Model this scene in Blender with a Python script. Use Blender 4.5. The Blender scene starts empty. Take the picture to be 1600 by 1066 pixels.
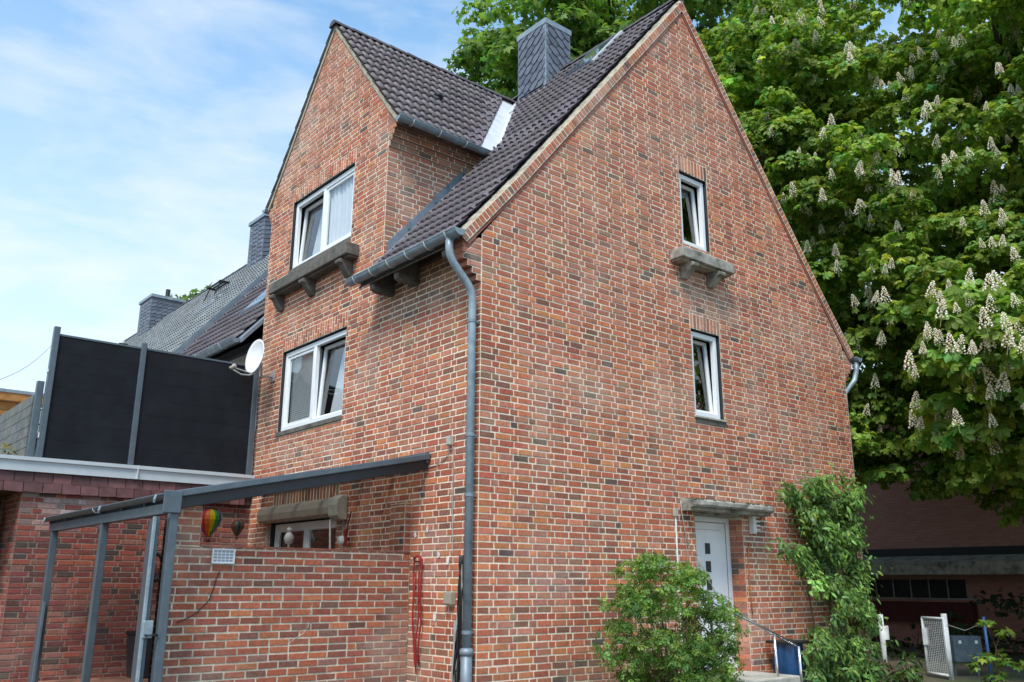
import bpy, bmesh, math, random
import numpy as np
from mathutils import Vector, Matrix
from mathutils.bvhtree import BVHTree

# ------------------------------------------------------------------ camera
SC = bpy.context.scene
COL = SC.collection
CAM = Vector((-6.62326, -8.49871, 1.6))
FPX = 1381.186
YAW, PITCH, ROLL = 0.871903, 0.267628, 0.0043167
_f = Vector((math.cos(PITCH)*math.cos(YAW), math.cos(PITCH)*math.sin(YAW), math.sin(PITCH)))
_r0 = Vector((math.sin(YAW), -math.cos(YAW), 0)); _u0 = _r0.cross(_f)
_r = _r0*math.cos(ROLL)+_u0*math.sin(ROLL); _u = -_r0*math.sin(ROLL)+_u0*math.cos(ROLL)
cd = bpy.data.cameras.new('camera'); cam = bpy.data.objects.new('camera', cd); COL.objects.link(cam)
cam.matrix_world = Matrix(((_r.x, _u.x, -_f.x, CAM.x), (_r.y, _u.y, -_f.y, CAM.y), (_r.z, _u.z, -_f.z, CAM.z), (0, 0, 0, 1)))
cd.sensor_width = 36; cd.lens = 36*FPX/1600; cd.clip_end = 2000
SC.camera = cam
# ------------------------------------------------------------------ world
SUN = Vector((-0.62, -0.42, 1.05)).normalized()
wd = bpy.data.worlds.new('World'); SC.world = wd; wd.use_nodes = True
nt = wd.node_tree; nt.nodes.clear()
def N(t, **k):
    n = nt.nodes.new(t)
    for a, b in k.items(): setattr(n, a, b)
    return n
out = N('ShaderNodeOutputWorld'); bg = N('ShaderNodeBackground'); sky = N('ShaderNodeTexSky')
sky.sky_type = 'NISHITA'; sky.sun_disc = False
sky.sun_elevation = math.asin(SUN.z); sky.sun_rotation = math.atan2(SUN.x, SUN.y)
sky.air_density = 1.0; sky.dust_density = 0.6; sky.ozone_density = 1.0
tc = N('ShaderNodeTexCoord'); mp = N('ShaderNodeMapping'); mp.inputs['Scale'].default_value = (1.5, 1.5, 4.6); mp.inputs['Rotation'].default_value = (0.1, 0.06, 0.6)
nz = N('ShaderNodeTexNoise'); nz.inputs['Scale'].default_value = 3.1; nz.inputs['Detail'].default_value = 7; nz.inputs['Roughness'].default_value = .56; nz.inputs['Distortion'].default_value = .25
rp = N('ShaderNodeValToRGB'); rp.color_ramp.elements[0].position = .44; rp.color_ramp.elements[1].position = .74
sx = N('ShaderNodeSeparateXYZ'); hz = N('ShaderNodeMapRange'); hz.inputs[1].default_value = .10; hz.inputs[2].default_value = .58; hz.inputs[3].default_value = .82; hz.inputs[4].default_value = 0.10
mx = N('ShaderNodeMath', operation='MAXIMUM'); ml = N('ShaderNodeMath', operation='MULTIPLY'); ml.inputs[1].default_value = .5
ad = N('ShaderNodeMath', operation='ADD', use_clamp=True)
mix = N('ShaderNodeMixRGB'); mix.inputs[2].default_value = (3.25, 3.45, 3.55, 1)
L_ = nt.links.new
L_(tc.outputs['Generated'], mp.inputs[0]); L_(mp.outputs[0], nz.inputs['Vector']); L_(nz.outputs['Fac'], rp.inputs[0])
L_(tc.outputs['Generated'], sx.inputs[0]); L_(sx.outputs[2], hz.inputs[0]); L_(rp.outputs[0], ml.inputs[0]); L_(ml.outputs[0], ad.inputs[0]); L_(hz.outputs[0], ad.inputs[1])
L_(ad.outputs[0], mix.inputs[0]); tint = N('ShaderNodeMixRGB', blend_type='MULTIPLY'); tint.inputs[0].default_value = 1; tint.inputs[2].default_value = (.70, 1.03, 1.08, 1)
L_(sky.outputs[0], tint.inputs[1]); L_(tint.outputs[0], mix.inputs[1]); L_(mix.outputs[0], bg.inputs[0]); bg.inputs[1].default_value = .15
L_(bg.outputs[0], out.inputs[0])
sl = bpy.data.lights.new('sun', 'SUN'); sl.energy = 2.0; sl.angle = math.radians(18); sl.color = (1, .95, .88)
so = bpy.data.objects.new('sun', sl); COL.objects.link(so); so.rotation_euler = (-SUN).to_track_quat('-Z', 'Y').to_euler()
vs = SC.view_settings; vs.view_transform = 'Standard'; vs.look = 'None'; vs.gamma = 1; vs.use_curve_mapping = False; vs.exposure = 1.0

# ------------------------------------------------------------------ helpers
R = random.Random(7)
def ray(u, v): return (_f + _r*((u-800)/FPX) - _u*((v-533)/FPX))
def at(u, v, ax, val):
    d = ray(u, v); i = 'xyz'.index(ax); return CAM + d*((val-CAM[i])/d[i])
def along(u, v, t): return CAM + ray(u, v)*t
def proj(p):
    d = Vector(p)-CAM; z = d.dot(_f); return 800+FPX*d.dot(_r)/z, 533-FPX*d.dot(_u)/z, z
WLOC = {}
class MB:
    def __init__(s): s.v = []; s.f = []; s.c = []
    def poly(s, pts, c=(1, 1, 1)):
        i = len(s.v); s.v += [tuple(p) for p in pts]; s.f.append(tuple(range(i, i+len(pts)))); s.c.append(c)
    def mesh(s, pts, faces, c=(1, 1, 1)):
        i = len(s.v); s.v += [tuple(p) for p in pts]
        for f in faces: s.f.append(tuple(i+k for k in f)); s.c.append(c)
    def box(s, x0, x1, y0, y1, z0, z1, c=(1, 1, 1)):
        s.hexa([(x0, y0, z0), (x1, y0, z0), (x1, y1, z0), (x0, y1, z0), (x0, y0, z1), (x1, y0, z1), (x1, y1, z1), (x0, y1, z1)], c)
    def hexa(s, p, c=(1, 1, 1)):
        s.mesh(p, [(0, 3, 2, 1), (4, 5, 6, 7), (0, 1, 5, 4), (1, 2, 6, 5), (2, 3, 7, 6), (3, 0, 4, 7)], c)
    def prism(s, pts, off, c=(1, 1, 1)):
        n = len(pts); off = Vector(off); q = [Vector(p) for p in pts]
        s.mesh(q+[p+off for p in q], [tuple(range(n))[::-1], tuple(range(n, 2*n))]+[(i, (i+1) % n, n+(i+1) % n, n+i) for i in range(n)], c)
    def bar(s, a, b, w, h, up=(0, 0, 1), c=(1, 1, 1)):
        a = Vector(a); b = Vector(b); d = (b-a).normalized(); sd = d.cross(Vector(up)).normalized(); u = sd.cross(d)
        P = []
        for e in (a, b):
            for i, j in ((-1, -1), (1, -1), (1, 1), (-1, 1)): P.append(e+sd*(i*w/2)+u*(j*h/2))
        s.mesh(P, [(0, 1, 2, 3), (7, 6, 5, 4), (0, 4, 5, 1), (1, 5, 6, 2), (2, 6, 7, 3), (3, 7, 4, 0)], c)
    def tube(s, pts, r, n=8, cap=True, c=(1, 1, 1)):
        pts = [Vector(p) for p in pts]; m = len(pts); rr = r if isinstance(r, (list, tuple)) else [r]*m
        ref = None; rings = []
        for i, p in enumerate(pts):
            d = (pts[min(i+1, m-1)]-pts[max(i-1, 0)]).normalized()
            if ref is None:
                ref = d.orthogonal().normalized()
            ref = (ref-d*ref.dot(d)).normalized(); b = d.cross(ref)
            rings.append([p+(ref*math.cos(2*math.pi*k/n)+b*math.sin(2*math.pi*k/n))*rr[i] for k in range(n)])
        V = [q for g in rings for q in g]; F = []
        for i in range(m-1):
            for k in range(n): F.append((i*n+k, i*n+(k+1) % n, (i+1)*n+(k+1) % n, (i+1)*n+k))
        if cap: F += [tuple(range(n))[::-1], tuple(range((m-1)*n, m*n))]
        s.mesh(V, F, c)
    def lathe(s, prof, o, n=16, ax=(0, 0, 1), sc=(1, 1), c=(1, 1, 1), cf=None):
        o = Vector(o); ax = Vector(ax).normalized(); a = ax.orthogonal().normalized(); b = ax.cross(a)
        m = len(prof); V = [o+ax*h+(a*math.cos(2*math.pi*k/n)*sc[0]+b*math.sin(2*math.pi*k/n)*sc[1])*r for r, h in prof for k in range(n)]
        i0 = len(s.v); s.v += [tuple(q) for q in V]
        for i in range(m-1):
            for k in range(n):
                s.f.append((i0+i*n+k, i0+i*n+(k+1) % n, i0+(i+1)*n+(k+1) % n, i0+(i+1)*n+k)); s.c.append(cf(i, k) if cf else c)
def finish(name, me, mat, parent, loc, kind=None, smooth=False, bev=0):
    o = bpy.data.objects.new(name, me); COL.objects.link(o)
    if mat and not me.materials: me.materials.append(mat)
    o.location = loc; WLOC[o] = Vector(loc)
    if parent:
        o.parent = parent; o.matrix_parent_inverse = Matrix.Translation(-WLOC[parent])
    if kind: o['kind'] = kind
    if smooth: me.polygons.foreach_set('use_smooth', [True]*len(me.polygons))
    if bev:
        m = o.modifiers.new('bevel', 'BEVEL'); m.width = bev; m.segments = 2; m.limit_method = 'ANGLE'
    return o
def make(name, mb, mat, parent=None, kind=None, smooth=False, bev=0, col=False):
    V = np.array(mb.v); c = (V.min(0)+V.max(0))/2; c[2] = V[:, 2].min()
    me = bpy.data.meshes.new(name); me.from_pydata([tuple(p) for p in (V-c)], [], mb.f)
    if col:
        a = me.attributes.new('col', 'FLOAT_COLOR', 'FACE'); arr = np.ones((len(mb.c), 4), 'f'); arr[:, :3] = np.array(mb.c); a.data.foreach_set('color', arr.ravel())
    return finish(name, me, mat, parent, Vector(c), kind, smooth, bev)
def thing(name, label, cat, loc=(0, 0, 0), group=None):
    o = bpy.data.objects.new(name, None); COL.objects.link(o); o.location = loc; o.empty_display_size = .2; WLOC[o] = Vector(loc)
    return tag(o, label, cat, group)
def tag(o, label, cat, group=None):
    o['label'] = label; o['category'] = cat
    if group: o['group'] = group
    return o
# --- materials
def mat(name, col, rough=.7, metal=0., var=.25, scale=6., bump=.0, bscale=60., attr=False, stain=None, stain_s=1.3, stain_lo=.5, stain_hi=.7, spec=.4, streak=0., stain2=None):
    m = bpy.data.materials.new(name); m.use_nodes = True; t = m.node_tree; b = t.nodes['Principled BSDF']
    b.inputs['Roughness'].default_value = rough; b.inputs['Metallic'].default_value = metal
    b.inputs['Specular IOR Level'].default_value = spec
    tc = t.nodes.new('ShaderNodeNewGeometry'); n = t.nodes.new('ShaderNodeTexNoise'); n.inputs['Scale'].default_value = scale; n.inputs['Detail'].default_value = 6; n.inputs['Roughness'].default_value = .65
    t.links.new(tc.outputs['Position'], n.inputs['Vector'])
    mr = t.nodes.new('ShaderNodeMapRange'); mr.inputs[1].default_value = .3; mr.inputs[2].default_value = .7; mr.inputs[3].default_value = 1-var; mr.inputs[4].default_value = 1+var
    t.links.new(n.outputs['Fac'], mr.inputs[0])
    mul = t.nodes.new('ShaderNodeMixRGB'); mul.blend_type = 'MULTIPLY'; mul.inputs[0].default_value = 1
    if attr:
        a = t.nodes.new('ShaderNodeAttribute'); a.attribute_name = 'col'; t.links.new(a.outputs['Color'], mul.inputs[1])
    else: mul.inputs[1].default_value = (*col, 1)
    t.links.new(mr.outputs[0], mul.inputs[2]); last = mul.outputs[0]
    if stain:
        n2 = t.nodes.new('ShaderNodeTexNoise'); n2.inputs['Scale'].default_value = stain_s; n2.inputs['Detail'].default_value = 8; n2.inputs['Roughness'].default_value = .6
        if streak:
            mpp = t.nodes.new('ShaderNodeMapping'); mpp.inputs['Scale'].default_value = (1, 1, streak); t.links.new(tc.outputs['Position'], mpp.inputs[0]); t.links.new(mpp.outputs[0], n2.inputs['Vector'])
        else: t.links.new(tc.outputs['Position'], n2.inputs['Vector'])
        r2 = t.nodes.new('ShaderNodeMapRange'); r2.inputs[1].default_value = stain_lo; r2.inputs[2].default_value = stain_hi; t.links.new(n2.outputs['Fac'], r2.inputs[0])
        m2 = t.nodes.new('ShaderNodeMixRGB'); m2.inputs[2].default_value = (*stain[:3], 1)
        if len(stain) > 3:
            q = t.nodes.new('ShaderNodeMath'); q.operation = 'MULTIPLY'; q.inputs[1].default_value = stain[3]; t.links.new(r2.outputs[0], q.inputs[0]); t.links.new(q.outputs[0], m2.inputs[0])
        else: t.links.new(r2.outputs[0], m2.inputs[0])
        t.links.new(last, m2.inputs[1]); last = m2.outputs[0]
    if stain2:
        n4 = t.nodes.new('ShaderNodeTexNoise'); n4.inputs['Scale'].default_value = stain2[4]; n4.inputs['Detail'].default_value = 7; n4.inputs['Roughness'].default_value = .6; t.links.new(tc.outputs['Position'], n4.inputs['Vector'])
        r4 = t.nodes.new('ShaderNodeMapRange'); r4.inputs[1].default_value = .52; r4.inputs[2].default_value = .72; r4.inputs[4].default_value = stain2[3]; t.links.new(n4.outputs['Fac'], r4.inputs[0])
        m4 = t.nodes.new('ShaderNodeMixRGB'); m4.inputs[2].default_value = (*stain2[:3], 1); t.links.new(r4.outputs[0], m4.inputs[0]); t.links.new(last, m4.inputs[1]); last = m4.outputs[0]
    t.links.new(last, b.inputs['Base Color'])
    if bump:
        n3 = t.nodes.new('ShaderNodeTexNoise'); n3.inputs['Scale'].default_value = bscale; n3.inputs['Detail'].default_value = 5; t.links.new(tc.outputs['Position'], n3.inputs['Vector'])
        bp = t.nodes.new('ShaderNodeBump'); bp.inputs['Strength'].default_value = bump; bp.inputs['Distance'].default_value = .01
        t.links.new(n3.outputs['Fac'], bp.inputs['Height']); t.links.new(bp.outputs[0], b.inputs['Normal'])
    return m
def leafmat(name, trans=.35, rough=.5):
    m = bpy.data.materials.new(name); m.use_nodes = True; t = m.node_tree; b = t.nodes['Principled BSDF']; b.inputs['Roughness'].default_value = rough; b.inputs['Specular IOR Level'].default_value = .35
    a = t.nodes.new('ShaderNodeAttribute'); a.attribute_name = 'col'; t.links.new(a.outputs['Color'], b.inputs['Base Color'])
    tr = t.nodes.new('ShaderNodeBsdfTranslucent'); g = t.nodes.new('ShaderNodeMixRGB'); g.blend_type = 'MULTIPLY'; g.inputs[0].default_value = 1; g.inputs[2].default_value = (1.15, 1.25, .6, 1)
    t.links.new(a.outputs['Color'], g.inputs[1]); t.links.new(g.outputs[0], tr.inputs[0])
    mx = t.nodes.new('ShaderNodeMixShader'); mx.inputs[0].default_value = trans; o = t.nodes['Material Output']
    t.links.new(b.outputs[0], mx.inputs[1]); t.links.new(tr.outputs[0], mx.inputs[2]); t.links.new(mx.outputs[0], o.inputs[0])
    return m
def glassmat(name, tint=(.95, .98, .98), refl=.95, trans=1., ior=.11):
    m = bpy.data.materials.new(name); m.use_nodes = True; t = m.node_tree; t.nodes.remove(t.nodes['Principled BSDF'])
    g = t.nodes.new('ShaderNodeBsdfGlossy'); g.inputs['Roughness'].default_value = .015; g.inputs['Color'].default_value = (refl, refl, refl, 1)
    tr = t.nodes.new('ShaderNodeBsdfTransparent'); tr.inputs[0].default_value = (*[x*trans for x in tint], 1)
    lw = t.nodes.new('ShaderNodeLayerWeight'); lw.inputs['Blend'].default_value = .5; pw_ = t.nodes.new('ShaderNodeMath'); pw_.operation = 'POWER'; pw_.inputs[1].default_value = 3; t.links.new(lw.outputs['Facing'], pw_.inputs[0])
    fr = t.nodes.new('ShaderNodeMath'); fr.operation = 'MULTIPLY_ADD'; fr.inputs[1].default_value = .65; fr.inputs[2].default_value = ior; t.links.new(pw_.outputs[0], fr.inputs[0])
    nn = t.nodes.new('ShaderNodeTexNoise'); nn.inputs['Scale'].default_value = 1.5; gp = t.nodes.new('ShaderNodeNewGeometry'); t.links.new(gp.outputs['Position'], nn.inputs['Vector'])
    bp = t.nodes.new('ShaderNodeBump'); bp.inputs['Strength'].default_value = .06; t.links.new(nn.outputs['Fac'], bp.inputs['Height']); t.links.new(bp.outputs[0], g.inputs['Normal'])
    mx = t.nodes.new('ShaderNodeMixShader'); t.links.new(fr.outputs[0], mx.inputs[0]); t.links.new(tr.outputs[0], mx.inputs[1]); t.links.new(g.outputs[0], mx.inputs[2]); t.links.new(mx.outputs[0], t.nodes['Material Output'].inputs[0])
    return m
M = {}
M['brick'] = mat('brick', (1, 1, 1), .88, var=.28, scale=22, bump=.5, bscale=130, attr=True, stain=(.08, .06, .05, .26), stain_s=.9, stain_lo=.52, stain_hi=.75, stain2=(.58, .46, .38, .42, .62))
M['mortar'] = mat('mortar', (.80, .71, .56), .95, var=.22, scale=14, bump=.5, bscale=160, stain=(.52, .44, .33, .5), stain_s=1.1, stain_lo=.5, stain_hi=.72)
M['mortar_grey'] = mat('mortar_grey', (.50, .45, .36), .95, var=.3, scale=12, bump=.5, bscale=160, stain=(.22, .2, .16, .7), stain_s=1.5)
M['mortar_rough'] = mat('mortar_rough', (.58, .52, .41), .95, var=.3, scale=12, bump=.7, bscale=120, stain=(.30, .27, .21, .7), stain_s=2.2)
M['mortar_dark'] = mat('mortar_dark', (.30, .235, .19), .95, var=.3, scale=10, bump=.5, bscale=140, stain=(.16, .12, .10, .7), stain_s=1.5)  # annex mortar, darkened for the shade under the patio roof
M['mortar_fillet'] = mat('mortar_fillet', (.40, .35, .27), .95, var=.3, scale=14, bump=.8, bscale=70, stain=(.14, .14, .10, .8), stain_s=4)
M['tile'] = mat('tile', (.105, .085, .097), .55, var=.35, scale=9, bump=.3, bscale=120, attr=True, spec=.42, stain=(.17, .155, .145, .3), stain_s=1.6, stain2=(.05, .055, .04, .5, 2.6))
M['zinc'] = mat('zinc', (.24, .305, .35), .45, .2, var=.22, scale=6, bump=.08, stain=(.40, .45, .47, .6), stain_s=3.2, stain2=(.12, .14, .15, .5, 7))
M['zinc_light'] = mat('zinc_light', (.62, .64, .67), .45, .1, var=.12, scale=4, stain=(.4, .42, .45, .5), stain_s=3)
M['lead'] = mat('lead', (.19, .23, .27), .5, .3, var=.2, scale=7, stain=(.30, .33, .35, .7), stain_s=2.5)
M['slate'] = mat('slate', (.17, .185, .225), .5, var=.2, scale=10, bump=.2, bscale=90, attr=True)
M['pvc'] = mat('pvc', (.80, .82, .84), .3, var=.04, scale=4)
M['anthracite'] = mat('anthracite', (.028, .032, .038), .4, var=.15, scale=8)
M['metal_grey'] = mat('metal_grey', (.10, .13, .155), .38, .3, var=.14, scale=6, stain=(.16, .19, .21, .4), stain_s=4)
M['screen_board'] = mat('screen_board', (.009, .011, .015), .6, spec=.2, var=.3, scale=5, stain=(.018, .022, .026, .6), stain_s=1.4, bump=.15, bscale=40)
M['concrete'] = mat('concrete', (.34, .325, .285), .92, var=.3, scale=9, bump=.7, bscale=55, stain=(.06, .065, .05, .85), stain_s=3.5, stain_lo=.46, stain_hi=.66)
M['concrete_dark'] = mat('concrete_dark', (.13, .12, .105), .92, var=.35, scale=9, bump=.7, bscale=55, stain=(.05, .05, .045, .8), stain_s=3)
M['concrete_light'] = mat('concrete_light', (.42, .40, .35), .9, var=.2, scale=8, bump=.4, bscale=60, stain=(.2, .2, .15, .6), stain_s=3)
M['wood_dark'] = mat('wood_dark', (.075, .05, .035), .8, var=.4, scale=14, bump=.4)
M['wood_orange'] = mat('wood_orange', (.36, .16, .045), .65, var=.35, scale=7, bump=.3, bscale=30)
M['dark_room'] = mat('dark_room', (.03, .03, .032), .9)
M['curtain'] = mat('curtain', (.60, .62, .65), .9, var=.06, scale=5)
M['blind'] = mat('blind', (.66, .68, .69), .6, var=.05)
M['glass'] = glassmat('glass')
M['beige_pvc'] = mat('beige_pvc', (.34, .30, .245), .55, var=.12, scale=7)
M['black'] = mat('black', (.015, .015, .017), .5, var=.2)
M['cable_grey'] = mat('cable_grey', (.35, .35, .34), .6)
M['hose_red'] = mat('hose_red', (.26, .016, .018), .45, var=.15)
M['white_paint'] = mat('white_paint', (.74, .75, .74), .5, var=.12, scale=20, stain=(.35, .3, .25, .5), stain_s=9)
M['dish'] = mat('dish', (.76, .77, .78), .45, var=.05)
M['steel'] = mat('steel', (.72, .72, .73), .22, .9, var=.06)
M['blue_paint'] = mat('blue_paint', (.02, .09, .26), .45, var=.2)
M['bag_blue'] = mat('bag_blue', (.006, .045, .13), .28, var=.3, scale=6, spec=.6)
M['bark'] = mat('bark', (.05, .04, .03), .95, var=.5, scale=6, bump=1., bscale=18)
M['stem'] = mat('stem', (.10, .07, .04), .9, var=.4, scale=20)
M['leaf'] = leafmat('leaf', .48, .5); M['leaf_gloss'] = leafmat('leaf_gloss', .2, .36)
M['ground'] = mat('ground', (.11, .085, .06), .95, var=.4, scale=3, bump=.6, bscale=20, stain=(.05, .075, .025, .9), stain_s=.6, stain_lo=.45, stain_hi=.6)
M['paving'] = mat('paving', (.20, .17, .15), .9, var=.25, scale=8, bump=.3, attr=True)
M['terracotta'] = mat('terracotta', (.22, .11, .075), .85, var=.3, scale=8, attr=True)
M['hung_tile'] = mat('hung_tile', (.1, .05, .05), .55, var=.35, scale=7, attr=True, spec=.4)
M['flower'] = mat('flower', (.78, .72, .60), .8, var=.15, scale=40, attr=True)
M['colour'] = mat('colour', (1, 1, 1), .5, var=.08, attr=True)
M['panel_blue'] = mat('panel_blue', (.30, .34, .40), .2, var=.1)
M['stone_fence'] = mat('stone_fence', (.12, .125, .12), .9, var=.4, scale=5, bump=.5, bscale=20, stain=(.19, .18, .10, .8), stain_s=1.6)
M['fascia'] = mat('fascia', (.50, .55, .58), .45, .1, var=.08, scale=2)
M['sheet'] = glassmat('patio_sheet', (.30, .30, .29), .5, 1., .05)
M['farbrick'] = None

# ------------------------------------------------------------------ brickwork
H = 1/12.
PAL = [((.365, .122, .070), 26), ((.325, .098, .062), 24), ((.390, .160, .108), 18), ((.420, .165, .078), 11), ((.250, .092, .066), 11), ((.185, .088, .066), 5), ((.100, .074, .066), 2.0), ((.225, .130, .085), 2), ((.29, .125, .092), 10)]
def bcol(rng, gain=1., pal=PAL):
    c = rng.choices([p[0] for p in pal], [p[1] for p in pal])[0]; g = 1.2*gain*rng.uniform(.84, 1.16)
    return tuple(min(1, x*g*rng.uniform(.94, 1.06)*k) for x, k in zip(c, (1.07, .99, .88)))
# brick tones by place, weathering among them: (frame axis, u, z, radius u, radius z, colour, strength)
ZONES = [('g', 1.9, 7.6, 2.6, 2.4, (.46, .27, .20), .30), ('g', 4.9, 9.6, 1.6, 1.6, (.46, .28, .22), .26), ('g', 4.7, 6.05, .95, .55, (.50, .38, .31), .50), ('g', 4.3, 8.9, .8, .7, (.46, .25, .18), .25), ('g', 3.2, 4.3, 1.6, 1.2, (.46, .19, .09), .30), ('g', 6.8, 5.2, 1.6, 1.8, (.33, .15, .11), .2),  # first zones: paler, pinker bricks on the upper gable
    ('g', 5.6, 2.1, .35, .45, (.13, .10, .09), .55), ('g', 1.2, 1.6, .5, .35, (.42, .30, .27), .35), ('g', 2.4, .35, 3., .45, (.17, .11, .08), .35),
    ('f', 1.3, 5.55, 1.4, .45, (.15, .105, .08), .65), ('f', 4.4, 10.1, 1.4, 1.5, (.47, .27, .21), .34), ('f', 5.0, 6.1, 1.3, .45, (.26, .17, .12), .35), ('f', 4.6, 3.7, 1.6, .4, (.47, .33, .26), .33), ('f', 6.3, 4.8, .4, 1.6, (.30, .20, .13), .4), ('f', .9, 1.9, .35, .5, (.40, .30, .29), .4), ('f', 1.6, 4.4, 1.4, .9, (.42, .22, .16), .22)]  # first zone: darker, browner bricks below the front eave
def zone_tone(F, w, c, rng):
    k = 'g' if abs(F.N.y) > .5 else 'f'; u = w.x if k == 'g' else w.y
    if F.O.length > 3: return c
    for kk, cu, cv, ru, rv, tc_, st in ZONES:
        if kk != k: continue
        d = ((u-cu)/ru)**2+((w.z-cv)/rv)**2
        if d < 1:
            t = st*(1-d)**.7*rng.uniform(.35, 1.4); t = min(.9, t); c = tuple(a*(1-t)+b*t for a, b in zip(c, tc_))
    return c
class Fr:
    def __init__(s, O, U, Nn): s.O = Vector(O); s.U = Vector(U); s.N = Vector(Nn); s.flip = s.U.cross(Vector((0, 0, 1))).dot(s.N) < 0
    def P(s, u, v, n=0.): return s.O+s.U*u+Vector((0, 0, v))+s.N*n
def clip2(poly, cl):
    for a, b, c in cl:
        outp = []
        for i in range(len(poly)):
            p, q = poly[i], poly[(i+1) % len(poly)]; dp = a*p[0]+b*p[1]-c; dq = a*q[0]+b*q[1]-c
            if dp <= 0: outp.append(p)
            if (dp < 0 < dq) or (dq < 0 < dp):
                t = dp/(dp-dq); outp.append((p[0]+(q[0]-p[0])*t, p[1]+(q[1]-p[1])*t))
        poly = outp
        if len(poly) < 3: return []
    return poly
def area2(p): return abs(sum(p[i][0]*p[(i+1) % len(p)][1]-p[(i+1) % len(p)][0]*p[i][1] for i in range(len(p))))/2
def minus(r, h):
    a, b, c, d = r; x0, x1, z0, z1 = h
    if b <= x0 or a >= x1 or d <= z0 or c >= z1: return [r]
    o = []
    if a < x0: o.append((a, x0, c, d))
    if b > x1: o.append((x1, b, c, d))
    m0, m1 = max(a, x0), min(b, x1)
    if d > z1: o.append((m0, m1, z1, d))
    if c < z0: o.append((m0, m1, c, z0))
    return o
def cells(rng, u0, u1, z0, z1, holes=(), clips=(), bond='monk', h=H, S=.25):
    outp = []; k = math.floor(z0/h+1e-6)
    while k*h < z1-1e-6:
        if bond == 'monk': seq = [S, S, S/2] if k % 2 == 0 else [S*.75, S/2, S, S, S/2, S]; rep = [S, S, S/2] if k % 2 == 0 else [S, S/2, S]
        elif bond == 'stretch': seq = [S] if k % 2 == 0 else [S/2]; rep = [S]
        else: seq = [S]; rep = [S]
        if bond == 'stretch' and k % 7 == 3: rep = [S, S, S/2, S, S]
        u = 0.; us = [u]; i = 0
        # lay rows from u=0 so that quoins fall on the corner
        L = list(seq)
        while us[-1] < u1+.3:
            us.append(us[-1]+(L[i] if i < len(L) else rep[(i-len(L)) % len(rep)])); i += 1
        neg = [0.]
        while neg[-1] > u0-.3: neg.append(neg[-1]-S)
        us = neg[:0:-1]+us
        sh = rng.gauss(0, .006) if k % 2 else rng.gauss(0, .004)
        us = [x+(rng.gauss(0, .004)+sh if abs(x) > .3 else 0) for x in us]
        for a, b in zip(us, us[1:]):
            r = (max(a, u0), min(b, u1), max(k*h, z0), min(k*h+h, z1))
            if r[1]-r[0] < .012 or r[3]-r[2] < .012: continue
            rs = [r]
            for hh in holes: rs = [x for y in rs for x in minus(y, hh)]
            for a1, b1, c1, d1 in rs:
                if b1-a1 < .012 or d1-c1 < .01: continue
                p = clip2([(a1, c1), (b1, c1), (b1, d1), (a1, d1)], clips)
                if p and area2(p) > .0005: outp.append(p)
        k += 1
    return outp
def soldiers(rng, u0, u1, z0, z1, w=H, rows=1, clips=()):
    n = max(1, round((u1-u0)/w)); w = (u1-u0)/n; o = []
    for i in range(n):
        zz = [z0, z1] if rows == 1 else ([z0, z0+(z1-z0)*.66, z1] if i % 2 else [z0, z0+(z1-z0)*.34, z1])
        for c, d in zip(zz, zz[1:]): o.append([(u0+i*w, c), (u0+i*w+w, c), (u0+i*w+w, d), (u0+i*w, d)])
    return o
def brick_solid(mb, F, poly, rng, col, joint=.019, d0=-.02, d1=0., ch=.003):
    cu = sum(p[0] for p in poly)/len(poly); cv = sum(p[1] for p in poly)/len(poly)
    hu = max(abs(p[0]-cu) for p in poly); hv = max(abs(p[1]-cv) for p in poly)
    j = joint/2
    def sh(p, e): return (cu+(p[0]-cu)*max(.1, 1-e/max(hu, 1e-4)), cv+(p[1]-cv)*max(.1, 1-e/max(hv, 1e-4)))
    jt = [(rng.uniform(-.0022, .0022), rng.uniform(-.0022, .0022)) for _ in poly]
    base = [(p[0]+t[0], p[1]+t[1]) for p, t in zip([sh(p, j) for p in poly], jt)]
    top = [(p[0]+t[0], p[1]+t[1]) for p, t in zip([sh(p, j+ch) for p in poly], jt)]
    dd = d1+rng.uniform(-.0025, .003); tl = [rng.uniform(-.001, .001) for _ in poly]
    n = len(poly)
    V = [F.P(*p, d0) for p in base]+[F.P(*p, dd-ch) for p in base]+[F.P(*p, dd+t) for p, t in zip(top, tl)]
    fs = [tuple(range(2*n, 3*n))]+[(i, (i+1) % n, n+(i+1) % n, n+i) for i in range(n)]+[(n+i, n+(i+1) % n, 2*n+(i+1) % n, 2*n+i) for i in range(n)]
    if F.flip: fs = [f[::-1] for f in fs]
    mb.mesh(V, fs, col)
class Wall:
    """collects cells of one or more brick fields: mortar sheet + bricks"""
    def __init__(s): s.mort = MB(); s.items = []
    def add(s, F, cl, rng, gain=1., back=-.006, proud=0., pal=PAL, joint=.0185):
        for p in cl:
            q = [F.P(*x, back+proud) for x in p]
            s.mort.poly(q[::-1] if F.flip else q)
            cu = sum(x[0] for x in p)/len(p); cv = sum(x[1] for x in p)/len(p); w = F.P(cu, cv)
            d = CAM-w; sc = area2(p)*d.normalized().dot(F.N)/d.length_squared
            s.items.append((sc if len(p) == 4 and area2(p) > .008 else sc*.2, F, p, zone_tone(F, w, bcol(rng, gain, pal), rng), proud, joint))
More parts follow.
